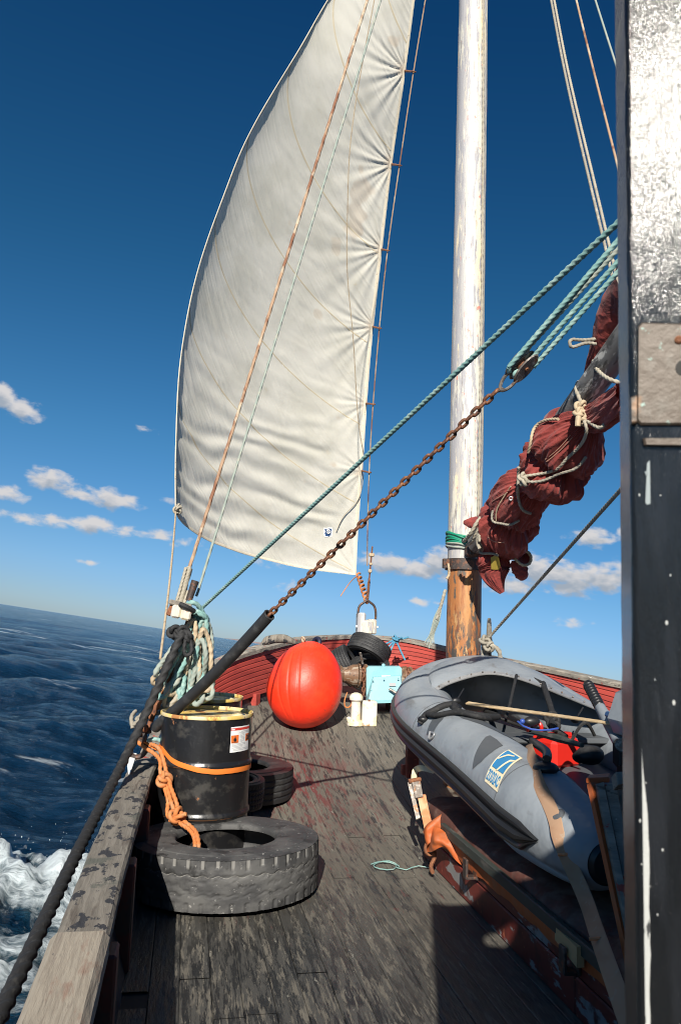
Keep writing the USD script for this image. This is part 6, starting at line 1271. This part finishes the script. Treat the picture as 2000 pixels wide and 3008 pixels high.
single('net_scrap', 'tangle of thin teal twine lying on the deck before the hatch', 'twine', join(rope([at(1090, 2540, z=.012), at(1120, 2532, z=.02), at(1160, 2540, z=.012), at(1150, 2556, z=.012), at(1110, 2552, z=.018), at(1100, 2540, z=.012), at(1140, 2530, z=.02), at(1172, 2546, z=.012)], .0035, lay=False), rope([at(1165, 2550, z=.012), at(1200, 2556, z=.012), at(1215, 2546, z=.02), at(1262, 2550, z=.012)], .003, lay=False)), 'cord_teal', 60, at(1130, 2540, z=0))

# ---------------------------------------------------------------- boom and the furled red sail
material('boom_wood', (.16, .155, .15), .75, [dict(color=(.45, .44, .41), scale=(24, 6, 9), lo=.58, hi=.60, detail=9, nr=.66), dict(color=(.06, .058, .055), scale=(30, 6, 10), lo=.52, hi=.62, loc=(3, 3, 1)), dict(color=(.22, .03, .025), scale=(20, 6, 9), lo=.66, hi=.68, loc=(7, 1, 1))], [dict(scale=(40, 8, 14), dist=.005, detail=8)])
material('red_canvas', (.205, .028, .023), .88, [dict(color=(.26, .04, .031), scale=4, lo=.4, hi=.65), dict(color=(.105, .015, .015), scale=3, lo=.55, hi=.72, loc=(4, 1, 0))], [dict(scale=(12, 12, 12), dist=.010, detail=3, distortion=1.5), dict(scale=320, dist=.0006)], sheen=.1)
material('stitch', (.48, .28, .20), .9)
B0, B1 = at(1402, 1600, y=6.28), at(1790, 1062, y=4.2); bdv = (B1 - B0) / np.linalg.norm(B1 - B0)
bm = Thing('boom', 'grey weathered boom with flaking paint slanting up from the mast', 'boom', B0)
tt = np.linspace(0, 1, 40); bl_ = np.linalg.norm(B1 - B0) * 2.35; bm.part('spar', tube(B0 + np.outer(tt, bdv) * bl_, .088, 24), 'boom_wood', 40)
bm.part('gooseneck', join(cyl(B0 - bdv * .12, B0 + bdv * .02, .045), box(B0 - bdv * .12, (.12, .12, .10), .02)), 'iron', 30)
fsail = Thing('furled_sail', 'dark red canvas sail bundled in loose folds under the boom', 'sail', at(1600, 1450, y=5.2))
def bundle(path, name, seed, k=7, depth=.22, n=420, m=260, ties=(), twist=5.0, droop=0.0):
    pp = np.array([at(a, b, y=c_) for a, b, c_, r in path]); rr = np.array([r / (FOCAL_PX / ((q - EYE) @ FWD)) for q, (a, b, c_, r) in zip(pp, path)])
    u_ = np.linspace(0, 1, len(path)); t = np.linspace(0, 1, n); c_ = spline(pp, n); r = np.maximum(PchipInterpolator(u_, rr)(t), .004)
    for q in ties: r = r * (1 - .30 * np.exp(-((t - q) / .020) ** 2))
    d_ = np.gradient(c_, axis=0); d_ /= np.linalg.norm(d_, axis=1, keepdims=True); a_ = np.cross(d_, V(0, 0, 1)); a_ /= np.linalg.norm(a_, axis=1, keepdims=True); b_ = np.cross(d_, a_)
    th = np.arange(m) * 2 * np.pi / m; T, A = np.meshgrid(t, th, indexing='ij'); g = np.random.default_rng(seed)
    w = fbm(np.stack([np.cos(A) * 1.2, np.sin(A) * 1.2, T * 3.2], -1), 3, seed)
    n1 = fbm(np.stack([np.cos(A + twist * T * .5) * k * .33, np.sin(A + twist * T * .5) * k * .33, T * 4.0 + seed], -1), 3, seed + 1); n2 = fbm(np.stack([np.cos(A - twist * T * .3) * k * .7, np.sin(A - twist * T * .3) * k * .7, T * 7.0 + seed], -1), 2, seed + 2)
    fold = .95 * np.clip(1 - np.abs(2 * n1 - 1) * 3.0, -.8, 1) * .5 + .24 * np.clip(1 - np.abs(2 * n2 - 1) * 3.0, -.8, 1) * .5 + .7 * (w - .5)
    near_tie = np.zeros_like(T)
    for q in ties: near_tie = np.maximum(near_tie, np.exp(-((T - q) / .05) ** 2))
    pleat = np.abs(np.sin(17 * A + 4 * w)) * near_tie * .10
    D = 1 - depth + depth * 1.5 * fold - pleat + .16 * (w - .5)
    R_ = r[:, None] * D; P_ = c_[:, None] + a_[:, None] * (np.cos(A) * R_)[..., None] + b_[:, None] * (np.sin(A) * R_)[..., None] * 1.05
    v, f = tri(grid(P_, closed_v=True)); f = f if np.einsum('ij,ij->i', normals(v, f), v - np.repeat(c_, m, 0)).mean() > 0 else f[:, ::-1]
    fsail.part(name, (v, f), 'red_canvas', True); return v, f
main = bundle([(1475, 1742, 5.98, 8), (1455, 1700, 6.0, 48), (1450, 1655, 6.0, 72), (1478, 1590, 5.9, 98), (1512, 1510, 5.62, 86), (1545, 1440, 5.35, 82), (1622, 1375, 5.0, 120), (1662, 1310, 4.8, 114), (1715, 1250, 4.55, 62), (1775, 1215, 4.3, 48), (1850, 1160, 4.0, 52)], 'bunt', 5, 6, .20, ties=(.16, .335, .50, .63, .82))
A_ = bundle([(1716, 1118, 4.42, 6), (1742, 1068, 4.36, 26), (1778, 985, 4.22, 42), (1815, 905, 4.08, 56), (1870, 830, 3.9, 74)], 'upper_fold', 8, 2, .10, 140, 90, twist=1.0)
lb_ = bundle([(1500, 1655, 5.9, 8), (1522, 1668, 5.88, 22), (1535, 1685, 5.88, 24), (1548, 1690, 5.88, 10)], 'hanging_fold', 3, 3, .14, 60, 50)
kb_ = bundle([(1362, 1535, 6.25, 6), (1378, 1536, 6.22, 18), (1400, 1540, 6.18, 26), (1425, 1548, 6.1, 30), (1450, 1560, 6.0, 30)], 'tack_fold', 4, 3, .15, 60, 50)
fp = [at(*p, y=5.82) for p in ((1512, 1640), (1535, 1660), (1555, 1655), (1558, 1632), (1545, 1618))]; q = spline(fp, 24); cc = at(1535, 1636, y=5.9)
fsail.part('flap', (np.vstack([q, cc[None] + V(.0, .02, .04)]), np.array([(i, i + 1, 24) for i in range(23)])), 'red_canvas', True, label='upturned paler corner of the red sail'); fsail.part('bolt_rope', rope(fp, .012), 'cord_tan', 60)
fsail.part('patch', (lambda s_: hull([s_(1455 + a * 12, 1655 + b * 16, .004 + l_) for a in (-1, 0, 1) for b in (-1, 0, 1) for l_ in (0, .004)]))(Surf(*main)), 'patch_yellow', 40, label='round yellow patch')
ms = Surf(*main); asf = Surf(*A_)
gk = Thing('sail_gasket', 'pale rope lashings that gather the furled red sail to the boom', 'lashing', ms(1610, 1390))
def gasket(l, r, mat, name='turn', lift=.016): gk.part(name, rope([ms(px, py, lift) for px, py in l], r * .82), mat, 60)
gasket([(1632, 1229), (1596, 1238), (1566, 1254), (1553, 1285), (1556, 1330)], .0125, 'cord_tan')
gasket([(1712, 1238), (1717, 1262), (1696, 1317), (1665, 1350), (1639, 1369), (1601, 1390), (1548, 1398)], .0125, 'cord_white')
gasket([(1534, 1415), (1570, 1413), (1608, 1411), (1650, 1398), (1690, 1372), (1718, 1340)], .012, 'cord_grey')
gasket([(1528, 1372), (1516, 1400), (1514, 1430), (1519, 1458), (1532, 1492), (1556, 1508)], .013, 'cord_grey')
gasket([(1440, 1500), (1450, 1528), (1470, 1540), (1498, 1540), (1528, 1526)], .011, 'cord_grey')
gasket([(1392, 1596), (1412, 1624), (1440, 1634), (1466, 1638)], .012, 'cord_grey')
gasket([(1502, 1432), (1478, 1462), (1462, 1500), (1456, 1530)], .006, 'cord_tan')
gk.part('knot', join(knot(ms(1532, 1404, .02), .035, .013, 3, 2), knot(ms(1538, 1412, .02), .03, .012, 3, 3)), 'cord_white', 60)
kc = [at(1706, 1196, y=4.42), at(1704, 1215, y=4.40), at(1712, 1232, y=4.42)]
gk.part('knot', join(*[knot(c_, .038, .013, 3, 20 + i) for i, c_ in enumerate(kc)]), 'cord_tan', 60); gk.part('end', tube(np.array([kc[0], at(1698, 1228, y=4.38), at(1696, 1252, y=4.38)]), .017, 8), 'cord_tan')
bt_ = lambda px, py, yy: at(px, py, y=yy)
gk.part('boom_turn', rope([bt_(1698, 1122, 4.50), bt_(1693, 1148, 4.44), bt_(1703, 1175, 4.42), bt_(1708, 1200, 4.42)], .0125), 'cord_white', 60)
gk.part('boom_turn', rope([bt_(1742, 1058, 4.32), bt_(1752, 1082, 4.22), bt_(1775, 1105, 4.12), bt_(1801, 1118, 4.06), bt_(1840, 1128, 4.02)], .0125), 'cord_white', 60)
gk.part('boom_turn', rope([bt_(1716, 1232, 4.40), bt_(1740, 1246, 4.32), bt_(1765, 1255, 4.25), bt_(1790, 1230, 4.2), bt_(1845, 1222, 4.0)], .0115), 'cord_white', 60)
gk.part('loose_end', rope([bt_(1750, 995, 4.22), bt_(1700, 998, 4.2), bt_(1674, 1002, 4.18), bt_(1676, 1016, 4.18), bt_(1710, 1010, 4.2), bt_(1750, 1010, 4.22)], .0105), 'cord_grey', 60)
wl = [((1432, 1500, 5.95), (1412, 1520, 5.95), (1392, 1552, 6.0), (1372, 1580, 6.1), (1362, 1590, 6.2)), ((1440, 1506, 5.95), (1420, 1535, 5.95), (1400, 1565, 6.0), (1384, 1592, 6.1), (1372, 1600, 6.2)), ((1428, 1512, 5.95), (1404, 1530, 5.95), (1384, 1565, 6.0), (1374, 1575, 6.1)), ((1434, 1520, 5.9), (1430, 1545, 5.9), (1412, 1560, 5.9), (1402, 1590, 5.95), (1408, 1612, 5.95))]
gp = Thing('gooseneck_lashing', 'cream rope turns tying the furled sail to the mast at the boom end', 'lashing', at(1400, 1550, y=6.0))
for l in wl: gp.part('turn', rope([at(a, b, y=c_ - .12) for a, b, c_ in l], .0145), 'cord_white', 60)
gp.part('loop', rope([at(1408, 1590, y=5.8), at(1412, 1560, y=5.78), at(1430, 1548, y=5.76), at(1438, 1560, y=5.78)], .013), 'cord_white', 60)
for l in ([(1433, 1475), (1460, 1455), (1490, 1446)], [(1428, 1580), (1450, 1590), (1476, 1604)], [(1600, 1350), (1640, 1318), (1676, 1278)], [(1604, 1356), (1644, 1324), (1680, 1284)]): fsail.part('stitching', tube(spline([ms(a, b, .003) for a, b in l], 20), .0025, 5), 'stitch')
fsail.part('eyelet', ring(ms(1493, 1460, .006), .012, .004, EYE - ms(1493, 1460)), 'alloy_strip')
